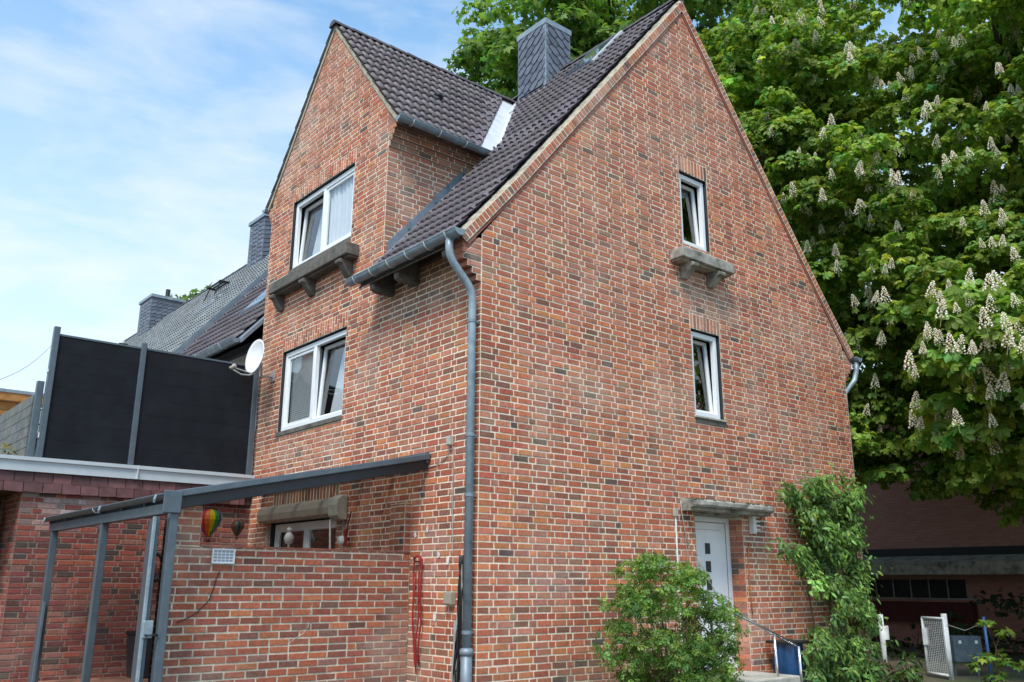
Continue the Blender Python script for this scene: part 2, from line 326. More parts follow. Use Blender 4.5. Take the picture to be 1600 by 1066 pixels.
def lay(walls, rng, thing_, limit=300, parts=None):
    """walls: list of (Wall, part object that owns its bricks); the `limit` bricks that show largest become objects, the rest one stuff part per thing"""
    allb = [(it, own) for w, own in walls for it in w.items]
    order = sorted(range(len(allb)), key=lambda i: -allb[i][0][0])
    def vis(it):
        x, y, z = proj(it[1].P(*it[2][0])); return -20 < x < 1620 and -20 < y < 1086
    top = []
    for i in order:
        if len(top) >= limit: break
        if vis(allb[i][0]): top.append(i)
    ts = set(top); rest = MB()
    for i, (it, own) in enumerate(allb):
        sc, F, p, c, pr, jo = it
        if i in ts:
            mb = MB(); brick_solid(mb, F, p, rng, c, jo, -.02+pr, pr); make('brick', mb, M['brick'], own, col=True)
        else: brick_solid(rest, F, p, rng, c, jo, -.02+pr, pr)
    if rest.f: make('brickwork', rest, M['brick'], thing_, kind='stuff', col=True)

# ------------------------------------------------------------------ ground
g = MB(); g.poly([(-400, -400, 0), (400, -400, 0), (400, 400, 0), (-400, 400, 0)]); o = make('ground', g, M['ground'], kind='structure')
pv = MB()
for i in range(-12, 6):
    for j in range(-8, 3):
        s = R.uniform(.75, 1.15); x, y = i*.5, j*.5-1.6
        pv.box(x+.006, x+.494, y+.006, y+.494, -.03, .018+R.uniform(-.003, .003), (.19*s, .165*s, .15*s))
make('pavement', pv, M['paving'], kind='structure', col=True)
ct = MB()
for i in range(12):
    for j in range(17):
        s = R.uniform(.7, 1.2); x, y = -3.4+i*.285, 1.6+j*.285
        ct.box(x+.004, x+.281, y+.004, y+.281, -.02, .20+R.uniform(-.002, .002), (.24*s, .115*s, .075*s))
make('courtyard_floor', ct, M['terracotta'], kind='structure', col=True)

# ------------------------------------------------------------------ THE HOUSE
W = 8.82; RX = 4.41; RZ = 11.66; YF = 6.58; YH = 11.3; SL = 1.215; DB = 3.8; DE = 4.78; ZE = 5.93
def roofz(x):
    d = abs(x-RX); return RZ-SL*d if d < DB else RZ-SL*DB-(d-DB)*((RZ-SL*DB-ZE)/(DE-DB))
DC = 4.47; DZ = 11.5; DS = 1.26; DD = 1.9; DEV = 2.27; DEZ = 8.66
def dormz(y):
    d = abs(y-DC); return DZ-DS*d if d < DD else DZ-DS*DD-(d-DD)*((DZ-DS*DD-DEZ)/(DEV-DD))
house = thing('brick_house', 'tall red brick house with steep gable, tiled roof and front dormer, in the middle', 'house', (4.4, 5.6, 0))
FG = Fr((0, 0, 0), (1, 0, 0), (0, -1, 0)); FF = Fr((0, 0, 0), (0, 1, 0), (-1, 0, 0)); FCk = Fr((0, 2.44, 0), (1, 0, 0), (0, -1, 0))
rb = random.Random(11)
# window rectangles (opening) read from the photograph at the wall they sit in
def rectpx(ax, ins, px):
    P = [at(u, v, ax, ins) for u, v in px]; k = 1 if ax == 'x' else 0
    us = [p[k] for p in P]; a = (us[0]+us[3])/2; b = (us[1]+us[2])/2; zt = (P[0].z+P[1].z)/2; zb = (P[2].z+P[3].z)/2
    return min(a, b), max(a, b), zb, zt
INS = .055
wGU = rectpx('y', INS, [(1057.2, 268.6), (1097, 287.3), (1105.2, 395.6), (1065, 380.8)])
wGL = rectpx('y', INS, [(1075.3, 515.6), (1117.5, 527.8), (1126.9, 656.3), (1085, 649.7)])
wFL = rectpx('x', INS, [(446.4, 553.7), (544.1, 513.2), (538.5, 647.5), (439.4, 676.2)])
wFU = rectpx('x', INS, [(463.3, 321.5), (557.6, 255.9), (552, 370.7), (457.1, 422.8)])
wFG = (3.45, 5.62, 1.35, 2.53)
e = .024
def grow(w): return (w[0]-e, w[1]+e, w[2]-.01, w[3]+e)
hGU, hGL, hFL, hFU, hFG = [grow(w) for w in (wGU, wGL, wFL, wFU, wFG)]
hDR = (4.09, 5.27, 0.30, 2.66)
def sold(h, ht=.25): return (h[0]-.02, h[1]+.02, h[3], h[3]+ht)
sGU, sGL, sFL, sFU = sold(hGU, .27), sold(hGL, .25), sold(hFL, .25), sold(hFU, .25); sFG = (3.4, 5.6, 2.83, 3.05)
# gable: brick field, verge rowlocks
gw = Wall(); fw = Wall()
ang = math.atan(SL); off = .19
cl = [(-SL, 1, RZ-SL*RX-off/math.cos(ang)), (SL, 1, RZ+SL*RX-off/math.cos(ang))]
gw.add(FG, cells(rb, 0, W, -.1, RZ, [hGU, hGL, hDR, sGU, sGL], cl), rb)
gw.add(FG, soldiers(rb, *sGU), rb); gw.add(FG, soldiers(rb, *sGL), rb, 1.08)
# kneelers at both eaves (stepped corbels), and their upper courses
for side in (0, 1):
    st = [5.355, 5.438, 5.521, 5.604, 5.687, 5.77, 5.853]
    for i, z in enumerate(st):
        o_ = min(.30, .075*(i+1))
        c = [[(-o_, z), (0, z), (0, z+H), (-o_, z+H)]] if not side else [[(W, z), (W+o_, z), (W+o_, z+H), (W, z+H)]]
        c = [q for q in (clip2(p, cl) for p in c) if q]
        if c: gw.add(FG, c, rb)
        # depth of the kneeler block
        km = MB(); x0, x1 = ((-o_+.004, 0) if not side else (W, W+o_-.004)); km.box(x0, x1, .012, .26, z+.004, z+H-.004, bcol(rb, .85)); make('kneeler_brick', km, M['brick'], house, col=True)
# verge bands
def verge(Wl, F, P0, P1, ht, step, rng, proud, tone=1.):
    d = Vector((P1[0]-P0[0], P1[1]-P0[1])); L = d.length; d /= L; n = Vector((d.y, -d.x))
    if n.y > 0: n = -n
    k = int(L/step); st = L/k; outc = []
    for i in range(k):
        a = Vector(P0)+d*(i*st); b = a+d*st; outc.append([tuple(a), tuple(b), tuple(b+n*ht), tuple(a+n*ht)])
    Wl.add(F, outc, rng, tone, proud=proud, joint=.036)
for s in (-1, 1):
    pts = [(RX+s*DE, ZE), (RX+s*DB, RZ-SL*DB), (RX+s*.02, RZ-.02*SL)]
    for a, b in zip(pts, pts[1:]): verge(gw, FG, (a[0], a[1]-.02), (b[0], b[1]-.02), .14, H*.98, rb, .03, 1.)
    n = MB()
    for a, b in zip(pts, pts[1:]):   # plain sloping band below the rowlocks
        d = (Vector(b)-Vector(a)).normalized(); nn = Vector((d.y, -d.x)); nn = -nn if nn.y > 0 else nn
        q = [Vector(a)+nn*.155, Vector(b)+nn*.155, Vector(b)+nn*.198, Vector(a)+nn*.198]
        n.prism([FG.P(p.x, p.y, .012) for p in q], (0, .03, 0), (.30, .105, .07))
    make('verge_band', n, M['brick'], house, col=True)
    n = MB()
    for i in range(len(pts)-1):      # mortar fillet between brick verge and tiles, uneven
        a, b = Vector(pts[i]), Vector(pts[i+1]); m = int((b-a).length/.14)
        for j in range(m):
            p = a.lerp(b, j/m); q = a.lerp(b, (j+1)/m); hh = .0+rb.uniform(0, .028); h2 = .0+rb.uniform(0, .028)
            n.hexa([(p.x, -.012, p.y-.026), (q.x, -.012, q.y-.026), (q.x, .10, q.y-.026), (p.x, .10, p.y-.026), (p.x, .012, p.y+hh), (q.x, .012, q.y+h2), (q.x, .10, q.y+h2), (p.x, .10, p.y+hh)])
    make('verge_mortar', n, M['mortar_fillet'], house)
# front wall
ZS = 71*H
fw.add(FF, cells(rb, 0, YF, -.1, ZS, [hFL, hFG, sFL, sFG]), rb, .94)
dcl = [(-DS, 1, DZ-DS*DC-.07/math.cos(math.atan(DS))), (DS, 1, DZ+DS*DC-.07/math.cos(math.atan(DS)))]
fw.add(FF, cells(rb, 2.44, YF, ZS, DZ, [hFU, sFU], dcl), rb, .96)
for s in (sFL, sFU): fw.add(FF, soldiers(rb, *s, rows=2), rb, .98)
fw.add(FF, soldiers(rb, *sFG, w=.10), rb, .7, joint=.03)
for i in range(4):
    z = 8.25+i*H; o_ = .05*(i+1)
    fw.add(FF, [p for p in (clip2([(2.44-o_, z), (2.44, z), (2.44, z+H), (2.44-o_, z+H)], dcl), clip2([(YF, z), (YF+o_, z), (YF+o_, z+H), (YF, z+H)], dcl)) if p], rb, .95)
# dormer cheek (right side) with cornice
xm = 2.0
ck = cells(rb, 0, xm, 5.9, 8.34, clips=[(SL, -1, SL*RX-RZ-.02)]); fw.add(FCk, ck, rb, .93)
for i in range(4):
    z = 8.25+i*H; o_ = [.03, .05, .09, .12][i]
    fw.add(FCk, [p for p in cells(rb, -.0, xm+.1, z, z+H, h=H)], rb, .72, proud=o_)
    n = MB(); n.box(.01, xm+.1, 2.44-o_+.012, 2.46, z+.003, z+H-.003, (.2, .08, .06)); make('cornice_course', n, M['brick'], house, col=True)
b_ = MB(); b_.prism([(.004, DC-DEV+.01, 8.585), (.004, 2.47, 8.50), (.004, 2.47, dormz(2.47)-.04), (.004, DC-DEV+.01, DEZ-.03)], (.07, 0, 0), (.24, .10, .075)); b_.box(.08, 1.98, DC-DEV+.01, 2.46, 8.585, 8.63, (.12, .07, .05)); make('cornice_top', b_, M['brick'], house, col=True)
gable = make('gable_wall', gw.mort, M['mortar'], house); front = make('front_wall', fw.mort, M['mortar'], house)
lay([(gw, gable), (fw, front)], rb, house, 300)
# hidden backs so the house is closed
bk = MB()
bk.poly([(W, 0, 0), (W, YH, 0), (W, YH, 5.9), (W, 0, 5.9)]); bk.poly([(0, YH, 0), (W, YH, 0), (W, YH, 6.3), (RX, YH, RZ-.1), (0, YH, 6.3)])
bk.poly([(.25, YF, 0), (.25, YH, 0), (.25, YH, 6.1), (.25, YF, 6.1)]); bk.poly([(0, YF, 0), (.26, YF, 0), (.26, YF, 6.2), (0, YF, 6.2)])
bk.poly([(0, YF, 5.9), (xm, YF, 5.9), (xm, YF, 8.6), (0, YF, 8.6)])
make('rear_walls', bk, M['mortar_grey'], house)
# room floors + dark partitions behind the windows
fl = MB(); fl.box(.15, W-.1, .15, YH-.1, 3.0, 3.2); fl.box(.15, W-.1, .15, YH-.1, 5.95, 6.1); fl.box(.15, W-.1, .15, YH-.1, .1, .25); fl.box(2.6, 2.75, .15, YH-.1, .25, 6.0); fl.box(.15, W-.1, 1.9, 2.02, .25, 6.0)
make('inner_floor', fl, M['dark_room'], house)
# roof decks
rd = MB()
for s in (-1, 1):
    Z0 = roofz(-.0)-.0
    for a, b, spans in (((DE, ZE), (RX-.02, roofz(.02)), ((.03, 2.43), (YF+.02, YH)) if s < 0 else ((.03, YH),)), ((RX-.02, roofz(.02)), (DB, RZ-SL*DB), ((.03, YH),)), ((DB, RZ-SL*DB), (0, RZ), ((.03, YH),))):
        for q0, q1 in spans:
            rd.hexa([(RX+s*a[0], q0, a[1]-.09), (RX+s*a[0], q1, a[1]-.09), (RX+s*b[0], q1, b[1]-.09), (RX+s*b[0], q0, b[1]-.09), (RX+s*a[0], q0, a[1]), (RX+s*a[0], q1, a[1]), (RX+s*b[0], q1, b[1]), (RX+s*b[0], q0, b[1])])
XR = RX-(RZ-DZ)/SL; XE = RX-(RZ-DEZ)/SL; XB = RX-(RZ-(DZ-DS*DD))/SL
for s in (-1, 1):
    a, b, c = (XR, DC, DZ), (XB, DC+s*DD, DZ-DS*DD), (XE, DC+s*DEV, DEZ)
    for p, q in ((a, b), (b, c)):
        rd.hexa([(.02, p[1], p[2]-.07), (p[0], p[1], p[2]-.07), (q[0], q[1], q[2]-.07), (.02, q[1], q[2]-.07), (.02, p[1], p[2]), (p[0], p[1], p[2]), (q[0], q[1], q[2]), (.02, q[1], q[2])])
roof = make('roof', rd, M['lead'], house)
# --- tiles
TW, TL = .30, .335
def tile_tpl(w=TW, l=.395, hump=.044, hn=2):
    us = []
    for k in range(hn):
        for t, h in ((0, 0), (.12, .08), (.26, .62), (.40, .96), (.5, 1), (.60, .96), (.74, .62), (.88, .08)): us.append(((k+t)/hn, h))
    us.append((1, 0)); n = len(us); th = .032
    V = [(u*w, l, h*hump) for u, h in us]+[(u*w, 0, h*hump+.038) for u, h in us]+[(u*w, .004, h*hump+.038-th) for u, h in us]
    F = [(n+i, n+i+1, i+1, i) for i in range(n-1)]+[(2*n+i, 2*n+i+1, n+i+1, n+i) for i in range(n-1)]
    return V, F
TV, TF = tile_tpl()
tile_me = bpy.data.meshes.new('roof_tile'); tile_me.from_pydata(TV, [], TF)
def tcol(rng, base=(.105, .085, .097)):
    g = rng.uniform(.72, 1.25); return tuple(x*g*rng.uniform(.95, 1.05) for x in base)
tile_vars = []
for i in range(14):
    m_ = tile_me.copy(); c = tcol(rb); a = m_.attributes.new('col', 'FLOAT_COLOR', 'FACE'); a.data.foreach_set('color', [*c, 1]*len(m_.polygons)); m_.materials.append(M['tile']); m_.polygons.foreach_set('use_smooth', [True]*len(m_.polygons)); tile_vars.append(m_)
def clip3(poly, pl):
    n, d = pl; o = []
    for i in range(len(poly)):
        p, q = poly[i], poly[(i+1) % len(poly)]; dp = n.dot(p)-d; dq = n.dot(q)-d
        if dp <= 0: o.append(p)
        if (dp < 0 < dq) or (dq < 0 < dp): o.append(p.lerp(q, dp/(dp-dq)))
    return o if len(o) > 2 else []
class Tiles:
    def __init__(s): s.full = []; s.rest = MB()
    def field(s, eave, ridge, row, r0, r1, planes, rng, base=None, full=True, shift=0., lift=.012, w=TW):
        """eave/ridge: points at row coordinate 0; row: unit vector along a course; tiles for row coordinate r0..r1"""
        up = (ridge-eave); L = up.length; up = up.normalized(); nrm = row.cross(up)
        if nrm.z < 0: nrm = -nrm
        rh = row.cross(up).dot(nrm) > 0
        k = 0
        while k*TL < L-.12:
            i0 = math.floor(r0/w)-1; i1 = math.ceil(r1/w)+1
            for i in range(i0, i1):
                o = eave+up*(k*TL)+row*(i*w+shift)+nrm*lift
                Mx = Matrix(((row.x, up.x, nrm.x, o.x), (row.y, up.y, nrm.y, o.y), (row.z, up.z, nrm.z, o.z), (0, 0, 0, 1)))
                j = rng.uniform(-.004, .004); Mx = Mx @ Matrix.Translation((0, j, rng.uniform(0, .003))) @ Matrix.Rotation(rng.uniform(-.006, .006), 4, 'Z')
                V = [Mx @ Vector(v) for v in TV]
                pls = list(planes)+[(row, row.dot(eave)+r1), (-row, -row.dot(eave)-r0)]
                ds = [max(n.dot(p)-d for p in V) for n, d in pls]; mn = [min(n.dot(p)-d for p in V) for n, d in pls]
                if any(m > -.02 for m in mn): continue
                c = tcol(rng, base) if base else tcol(rng)
                if full and all(d <= .004 for d in ds):
                    s.full.append((Mx, (CAM-o).length_squared/max(.05, (CAM-o).normalized().dot(nrm)), V, c)); continue
                for f in TF:
                    pp = [V[q] for q in f]
                    for pl in pls:
                        pp = clip3(pp, pl)
                        if not pp: break
                    if pp: s.rest.poly(pp, c)
            k += 1
    def flush(s, parent, limit, name='tile_field'):
        def vis(m):
            x, y, z = proj(m.translation); return -30 < x < 1630 and -30 < y < 1100
        s.full.sort(key=lambda t: t[1]); n = 0
        for Mx, sc, V, c in s.full:
            if n < limit and vis(Mx):
                o = bpy.data.objects.new('roof_tile', R.choice(tile_vars)); COL.objects.link(o); o.parent = parent; o.matrix_parent_inverse = Matrix.Translation(-WLOC[parent]); o.matrix_basis = Mx; n += 1
            else: s.rest.mesh(V, TF, c)
        if s.rest.f: make(name, s.rest, M['tile'], parent, kind='stuff', smooth=True, col=True)
T = Tiles(); VY = Vector((0, 1, 0)); VX = Vector((1, 0, 0))
def vplane(p, q, side, gap):
    """vertical plane through plan points p,q; keep the side of point `side`, at a distance gap"""
    d = Vector((q[0]-p[0], q[1]-p[1], 0)).normalized(); n = Vector((d.y, -d.x, 0)); dd = n.dot(Vector((p[0], p[1], 0)))
    if n.dot(Vector((side[0], side[1], 0)))-dd > 0: n, dd = -n, -dd
    return n, dd-gap
PA, PB = (XE, DC-DEV), (XR, DC); PA2 = (XE, DC+DEV)
# main front slope: the flared foot and the straight upper slope
foot0 = Vector((RX-DE-.05, 0, ZE-.05)); brk = Vector((RX-DB, 0, RZ-SL*DB)); rdg = Vector((RX-.03, 0, RZ-.03*SL))
nf = 3
lowtop = foot0+(brk-foot0).normalized()*(TL*nf)
lowtop = Vector((lowtop.x, 0, roofz(lowtop.x)))
T.field(foot0, lowtop+(lowtop-foot0).normalized()*.05, VY, .055, 2.16, [], rb)
T.field(lowtop, rdg, VY, .055, 2.16, [(VX, XE-.02)], rb)
T.field(lowtop, rdg, VY, .055, 4.6, [(-VX, -XE+.02), vplane(PA, PB, (4, 0), .13)], rb)
# left of the dormer
T.field(foot0, lowtop+(lowtop-foot0).normalized()*.05, VY, YF+.3, YH, [], rb)
T.field(lowtop, rdg, VY, YF+.3, YH, [(VX, XE)], rb); T.field(lowtop, rdg, VY, 4.6, YH, [(-VX, -XE), vplane(PA2, PB, (4, 9), .13)], rb, full=False)
# dormer slopes
for s in (-1, 1):
    e0 = Vector((0, DC+s*(DEV+.06), DEZ-.06)); b0 = Vector((0, DC+s*DD, DZ-DS*DD)); r0 = Vector((0, DC+s*.03, DZ-.03*DS))
    T.field(e0, b0+(b0-e0)*.1, VX, -.04, 4.4, [vplane(PA if s < 0 else PA2, PB, (0, DC), .19)], rb, full=s < 0)
    T.field(b0+(b0-e0).normalized()*.0, r0, VX, -.04, 4.4, [vplane(PA if s < 0 else PA2, PB, (0, DC), .19)], rb, full=s < 0)
# rear main slope
T.field(Vector((RX+DE, 0, ZE)), Vector((RX+.03, 0, RZ-.03*SL)), VY, .06, YH, [], rb, full=False)
T.flush(roof, 300)
# ridge caps
def ridge(p, q, n, name='ridge_tile', par=roof, base=(.095, .078, .09), r=.115):
    p = Vector(p); q = Vector(q); d = (q-p)/n; sd = Vector((0, 0, 1)).cross(d).normalized(); up = Vector((0, 0, 1))
    for i in range(n):
        a = p+d*i-d*.06; b = p+d*(i+1); mb = MB(); V = []
        for e_, rr in ((a, r*1.06), (b, r*.94)):
            for k in range(9):
                t = math.pi*k/8; V.append(e_+sd*(math.cos(t)*rr)+up*(math.sin(t)*rr*.85-.035))
        mb.mesh(V, [(k, k+1, 10+k, 9+k) for k in range(8)]+[tuple(range(9))], tcol(R, base)); make(name, mb, M['tile'], par, col=True)
ridge((RX, .03, RZ+.02), (RX, YH, RZ+.02), 29); ridge((-.05, DC, DZ+.02), (XR+.1, DC, DZ+.02), 11)
# dormer verge trim on the front face
for s in (-1, 1):
    n = MB(); t = MB()
    P_ = [(DC+s*(DEV+.03), DEZ-.035), (DC+s*DD, DZ-DS*DD-.0), (DC, DZ)]
    for a, b in zip(P_, P_[1:]):
        m = max(2, int(math.hypot(b[0]-a[0], b[1]-a[1])/.16))
        for j in range(m):
            p = Vector(a).lerp(Vector(b), j/m); q = Vector(a).lerp(Vector(b), (j+1)/m); w1 = .085+rb.uniform(-.012, .012); w2 = .085+rb.uniform(-.012, .012)
            n.hexa([(-.014, p.x, p.y-w1), (-.014, q.x, q.y-w2), (.09, q.x, q.y-w2), (.09, p.x, p.y-w1), (-.014, p.x, p.y+.012), (-.014, q.x, q.y+.012), (.09, q.x, q.y+.012), (.09, p.x, p.y+.012)])
    make('verge_mortar', n, M['mortar_fillet'], house)
# valley and flashings
vm = MB()
A3 = Vector((XE, DC-DEV, DEZ)); B3 = Vector((XR, DC, DZ)); dn = Vector((0, -DS, 1)).normalized(); 
dn = Vector((0, -1*DS, 1)); dn.normalize()
up1 = Vector((0, 0, .022))
a0, b0 = A3+Vector((0, -.02, 0)), B3
vm.poly([a0+up1, b0+up1, b0+Vector((-.36, 0, 0))+up1, a0+Vector((-.36, 0, 0))+up1])
vm.poly([a0+up1+Vector((-.36, 0, 0)), b0+Vector((-.36, 0, 0))+up1, b0+Vector((-.38, 0, .02))+up1, a0+Vector((-.38, 0, .02))+up1])
vm.poly([a0+up1, b0+up1, b0+Vector((0, -.26, 0))+up1, a0+Vector((0, -.26, 0))+up1])
make('valley_flashing', vm, M['zinc_light'], roof)
cf = MB(); segs = 6
for i in range(segs):
    xa = -.30+(XE-.06+.30)*i/segs; xb = -.30+(XE-.06+.30)*(i+1)/segs+.02
    za, zb = roofz(xa)+.05, roofz(xb)+.05; yy = 2.15+rb.uniform(-.02, .02)
    cf.hexa([(xa, yy, za-.02), (xb, yy+.01, zb-.02), (xb, 2.43, zb-.02), (xa, 2.43, za-.02), (xa, yy, za+i*.0008), (xb, yy+.01, zb+i*.0008), (xb, 2.43, zb+.012), (xa, 2.43, za+.012)])
    if xa > -.05: cf.hexa([(xa, 2.418, za-.02), (xb, 2.418, zb-.02), (xb, 2.436, zb-.02), (xa, 2.436, za-.02), (xa, 2.422, za+.17), (xb, 2.422, zb+.17), (xb, 2.436, zb+.175), (xa, 2.436, za+.175)])
    n_ = MB()
make('cheek_flashing', cf, M['lead'], roof)
for xa in (.45, .95, 1.5):
    b_ = MB(); b_.bar((xa-.03, 2.40, roofz(xa)+.08), (xa-.03, 2.412, roofz(xa)+.26), .015, .03, (1, 0, 0)); make('flashing_clip', b_, M['lead'], roof)
# roof vent on the dormer slope and roof window flashing
vt = at(684, 138, 'y', 3.25); vz = dormz(3.25)
b_ = MB(); b_.lathe([(.075, -.05), (.075, .05), (.09, .06), (.06, .12), (.0, .13)], (vt.x, 3.25, vz+.04), 12, (0, -.5, 1), c=(.02, .02, .022)); make('roof_vent', b_, M['tile'], roof, col=True, smooth=True)
rw = MB(); rw.hexa([(3.55, 1.35, roofz(3.55)+.09), (3.55, 2.15, roofz(3.55)+.09), (4.22, 2.15, roofz(4.22)+.09), (4.22, 1.35, roofz(4.22)+.09), (3.55, 1.35, roofz(3.55)+.15), (3.55, 2.15, roofz(3.55)+.15), (4.22, 2.15, roofz(4.22)+.15), (4.22, 1.35, roofz(4.22)+.15)])
rwo = make('roof_window', rw, M['anthracite'], house, bev=.01)
b_ = MB(); b_.poly([(3.62, 1.42, roofz(3.62)+.155), (3.62, 2.08, roofz(3.62)+.155), (4.16, 2.08, roofz(4.16)+.155), (4.16, 1.42, roofz(4.16)+.155)]); make('pane', b_, M['glass'], rwo)
b_ = MB(); b_.bar((3.5, 1.31, roofz(3.5)+.1), (4.3, 1.31, roofz(4.3)+.1), .06, .09); make('flashing', b_, M['zinc_light'], rwo)

# --- chimney clad in slates
def slate_face(par, O, U, Nn, w, h, rng, base=(.125, .137, .172), sw=.27, rowh=.15, slope=.55, limit=999):
    """scale-shaped slates laid in rising courses"""
    F = Fr(O, U, Nn); cs, sn = math.cos(slope), math.sin(slope)
    for k in range(-18, int(h/rowh)+18):
        for i in range(-16, int(w/sw)+16):
            bu, bv = (i+.5*(k % 2))*sw, k*rowh
            pts = [(-.06, .05), (.0, .0), (.6*sw, -.012), (.85*sw, .015), (1.02*sw, .09), (1.05*sw, .20), (-.03, .20)]
            q = []
            for x, y in pts:
                X, Y = bu+x, bv+y; q.append((X*cs-Y*sn+w*.3, X*sn+Y*cs-.1))
            q = clip2(q, [(1, 0, w), (-1, 0, 0), (0, 1, h), (0, -1, 0)])
            if not q or area2(q) < .0012: continue
            g_ = rng.uniform(.8, 1.22); c = tuple(b*g_ for b in base); mb = MB()
            def dep(p): # lower edge stands proud
                yy = (-(p[0]-w*.3)*sn+(p[1]+.1)*cs)-bv; return .006+.022*(1-max(0, min(1, yy/.2)))+.006*((p[0]*cs+(p[1])*sn-bu)/sw > .4)
            V = [F.P(*p, 0) for p in q]+[F.P(*p, dep(p)) for p in q]; n = len(q)
            fs = [tuple(range(n, 2*n))]+[(a, (a+1) % n, n+(a+1) % n, n+a) for a in range(n)]
            mb.mesh(V, fs if not F.flip else [f[::-1] for f in fs], c); make('slate', mb, M['slate'], par, col=True)
CX0, CX1, CY0, CY1, CZ = 3.92, 4.58, 3.03, 3.86, 12.68
cb = MB(); cb.box(CX0, CX1, CY0, CY1, roofz(CX0)-.3, CZ, (.12, .13, .16)); chim = make('chimney', cb, M['slate'], house, col=True)
zb = roofz(CX0)+.02
slate_face(chim, (CX0-.001, CY0, zb+.12), (0, 1, 0), (-1, 0, 0), CY1-CY0, CZ-zb-.22, rb, slope=-.62)
slate_face(chim, (CX0, CY0-.001, zb+.05), (1, 0, 0), (0, -1, 0), CX1-CX0, CZ-zb-.15, rb, slope=-.62)
ct_ = MB()
for x0, x1, y0, y1 in ((CX0-.035, CX1+.035, CY0-.035, CY0), (CX0-.035, CX1+.035, CY1, CY1+.035), (CX0-.035, CX0, CY0, CY1), (CX1, CX1+.035, CY0, CY1)): ct_.box(x0, x1, y0, y1, CZ-.11, CZ+.01)
ct_.box(CX0, CX1, CY0, CY1, CZ-.02, CZ+.004)
make('chimney_cap', ct_, M['zinc'], chim)
cc = MB()
cc.box(CX0-.024, CX0+.05, CY0-.024, CY0+.0-.001, zb-.1, CZ-.1); cc.box(CX0-.024, CX0-.001, CY0-.001, CY0+.05, zb-.1, CZ-.1)
cc.box(CX0-.022, CX0-.001, CY1-.035, CY1, zb-.1, CZ-.1); cc.box(CX1-.035, CX1, CY0-.022, CY0-.001, zb+.4, CZ-.1)
make('corner_trim', cc, M['zinc'], chim)
cbf = MB()
cbf.hexa([(CX0-.20, CY0-.16, roofz(CX0-.2)+.05), (CX1-.24, CY0-.16, roofz(CX1-.24)+.05), (CX1-.24, CY0+.02, roofz(CX1-.24)+.05), (CX0-.2, CY0+.02, roofz(CX0-.2)+.05), (CX0-.20, CY0-.16, roofz(CX0-.2)+.065), (CX1-.24, CY0-.16, roofz(CX1-.24)+.065), (CX1-.24, CY0+.02, roofz(CX1-.24)+.075), (CX0-.2, CY0+.02, roofz(CX0-.2)+.075)])
cbf.hexa([(CX0-.24, CY0-.12, roofz(CX0-.24)+.04), (CX0-.01, CY0-.12, roofz(CX0)+.05), (CX0-.01, CY1+.1, roofz(CX0)+.05), (CX0-.24, CY1+.1, roofz(CX0-.24)+.04), (CX0-.24, CY0-.12, roofz(CX0-.24)+.075), (CX0-.01, CY0-.12, roofz(CX0)+.09), (CX0-.01, CY1+.1, roofz(CX0)+.09), (CX0-.24, CY1+.1, roofz(CX0-.24)+.075)])
make('chimney_flashing', cbf, M['zinc_light'], chim)
# slate-hung top of the rear dormer, seen over the front dormer's ridge
p1 = at(725, 128, 'y', 6.0); p2 = at(795, 156, 'y', 6.0)
b_ = MB(); b_.box(p1.x, p2.x+.6, 6.0, 8.2, 10.6, p1.z-.02, (.13, .13, .15)); rdm = make('rear_dormer', b_, M['slate'], house, col=True)
b_ = MB(); b_.box(p1.x-.06, p2.x+.66, 5.94, 8.26, p1.z-.06, p1.z+.04); make('edge_trim', b_, M['metal_grey'], rdm)
p3 = at(736, 128, 'y', 6.6); b_ = MB(); b_.tube([(p3.x, 6.6, p1.z), (p3.x, 6.6, p1.z+.16)], .05, 10); make('vent_pipe', b_, M['white_paint'], rdm)

# --- gutters and pipes
def gutter(name, a, b, r, par, seams=5, m='zinc'):
    a = Vector(a); b = Vector(b); d = (b-a).normalized(); sd = Vector((0, 0, 1)).cross(d).normalized(); mb = MB(); n = 12
    V = []
    for e_ in (a, b):
        for rr in (r, r-.006):
            for k in range(n+1):
                t = math.pi+math.pi*k/n; V.append(e_+sd*(math.cos(t)*rr)+Vector((0, 0, math.sin(t)*rr)))
    q = n+1; F = []
    for k in range(n): F += [(k, k+1, 2*q+k+1, 2*q+k), (q+k, q+k+1, 3*q+k+1, 3*q+k)]
    F += [tuple(range(q)), tuple(range(2*q, 3*q))]
    mb.mesh(V, F); o = make(name, mb, M[m], par, smooth=False)
    lp = MB()
    for s in (-1, 1): lp.tube([a+sd*(s*r), b+sd*(s*r)], .011, 6)
    make('gutter_lip', lp, M[m], o)
    for i in range(seams):
        p = a.lerp(b, (i+.5)/seams); br = MB(); br.tube([p+sd*(math.cos(math.pi+math.pi*k/10)*(r+.006))+Vector((0, 0, math.sin(math.pi+math.pi*k/10)*(r+.006))) for k in range(11)], .008, 5); make('gutter_bracket', br, M['zinc_light'], o)
    return o
g1 = gutter('gutter', (-.455, 2.60, 5.925), (-.455, -.14, 5.915), .085, house, 6)
g2 = gutter('gutter', (-.07, DC-DEV-.12, DEZ-.06), (2.02, DC-DEV-.12, DEZ-.09), .07, house, 4)
g3 = gutter('gutter', (-.07, DC+DEV+.10, DEZ-.05), (1.6, DC+DEV+.10, DEZ-.05), .07, house, 3)
b_ = MB(); b_.tube([(1.75, DC-DEV-.12, DEZ-.12), (1.80, DC-DEV-.13, DEZ-.24), (2.02, DC-DEV-.16, DEZ-.30)], .035, 10); make('gutter_outlet', b_, M['zinc'], house, smooth=True)
g4 = gutter('gutter', (W+.45, -.1, 5.86), (W+.45, YH, 5.86), .085, house, 3)
g5 = gutter('gutter', (-.455, YF+.12, 5.92), (-.455, YH, 5.92), .085, house, 4, 'lead')
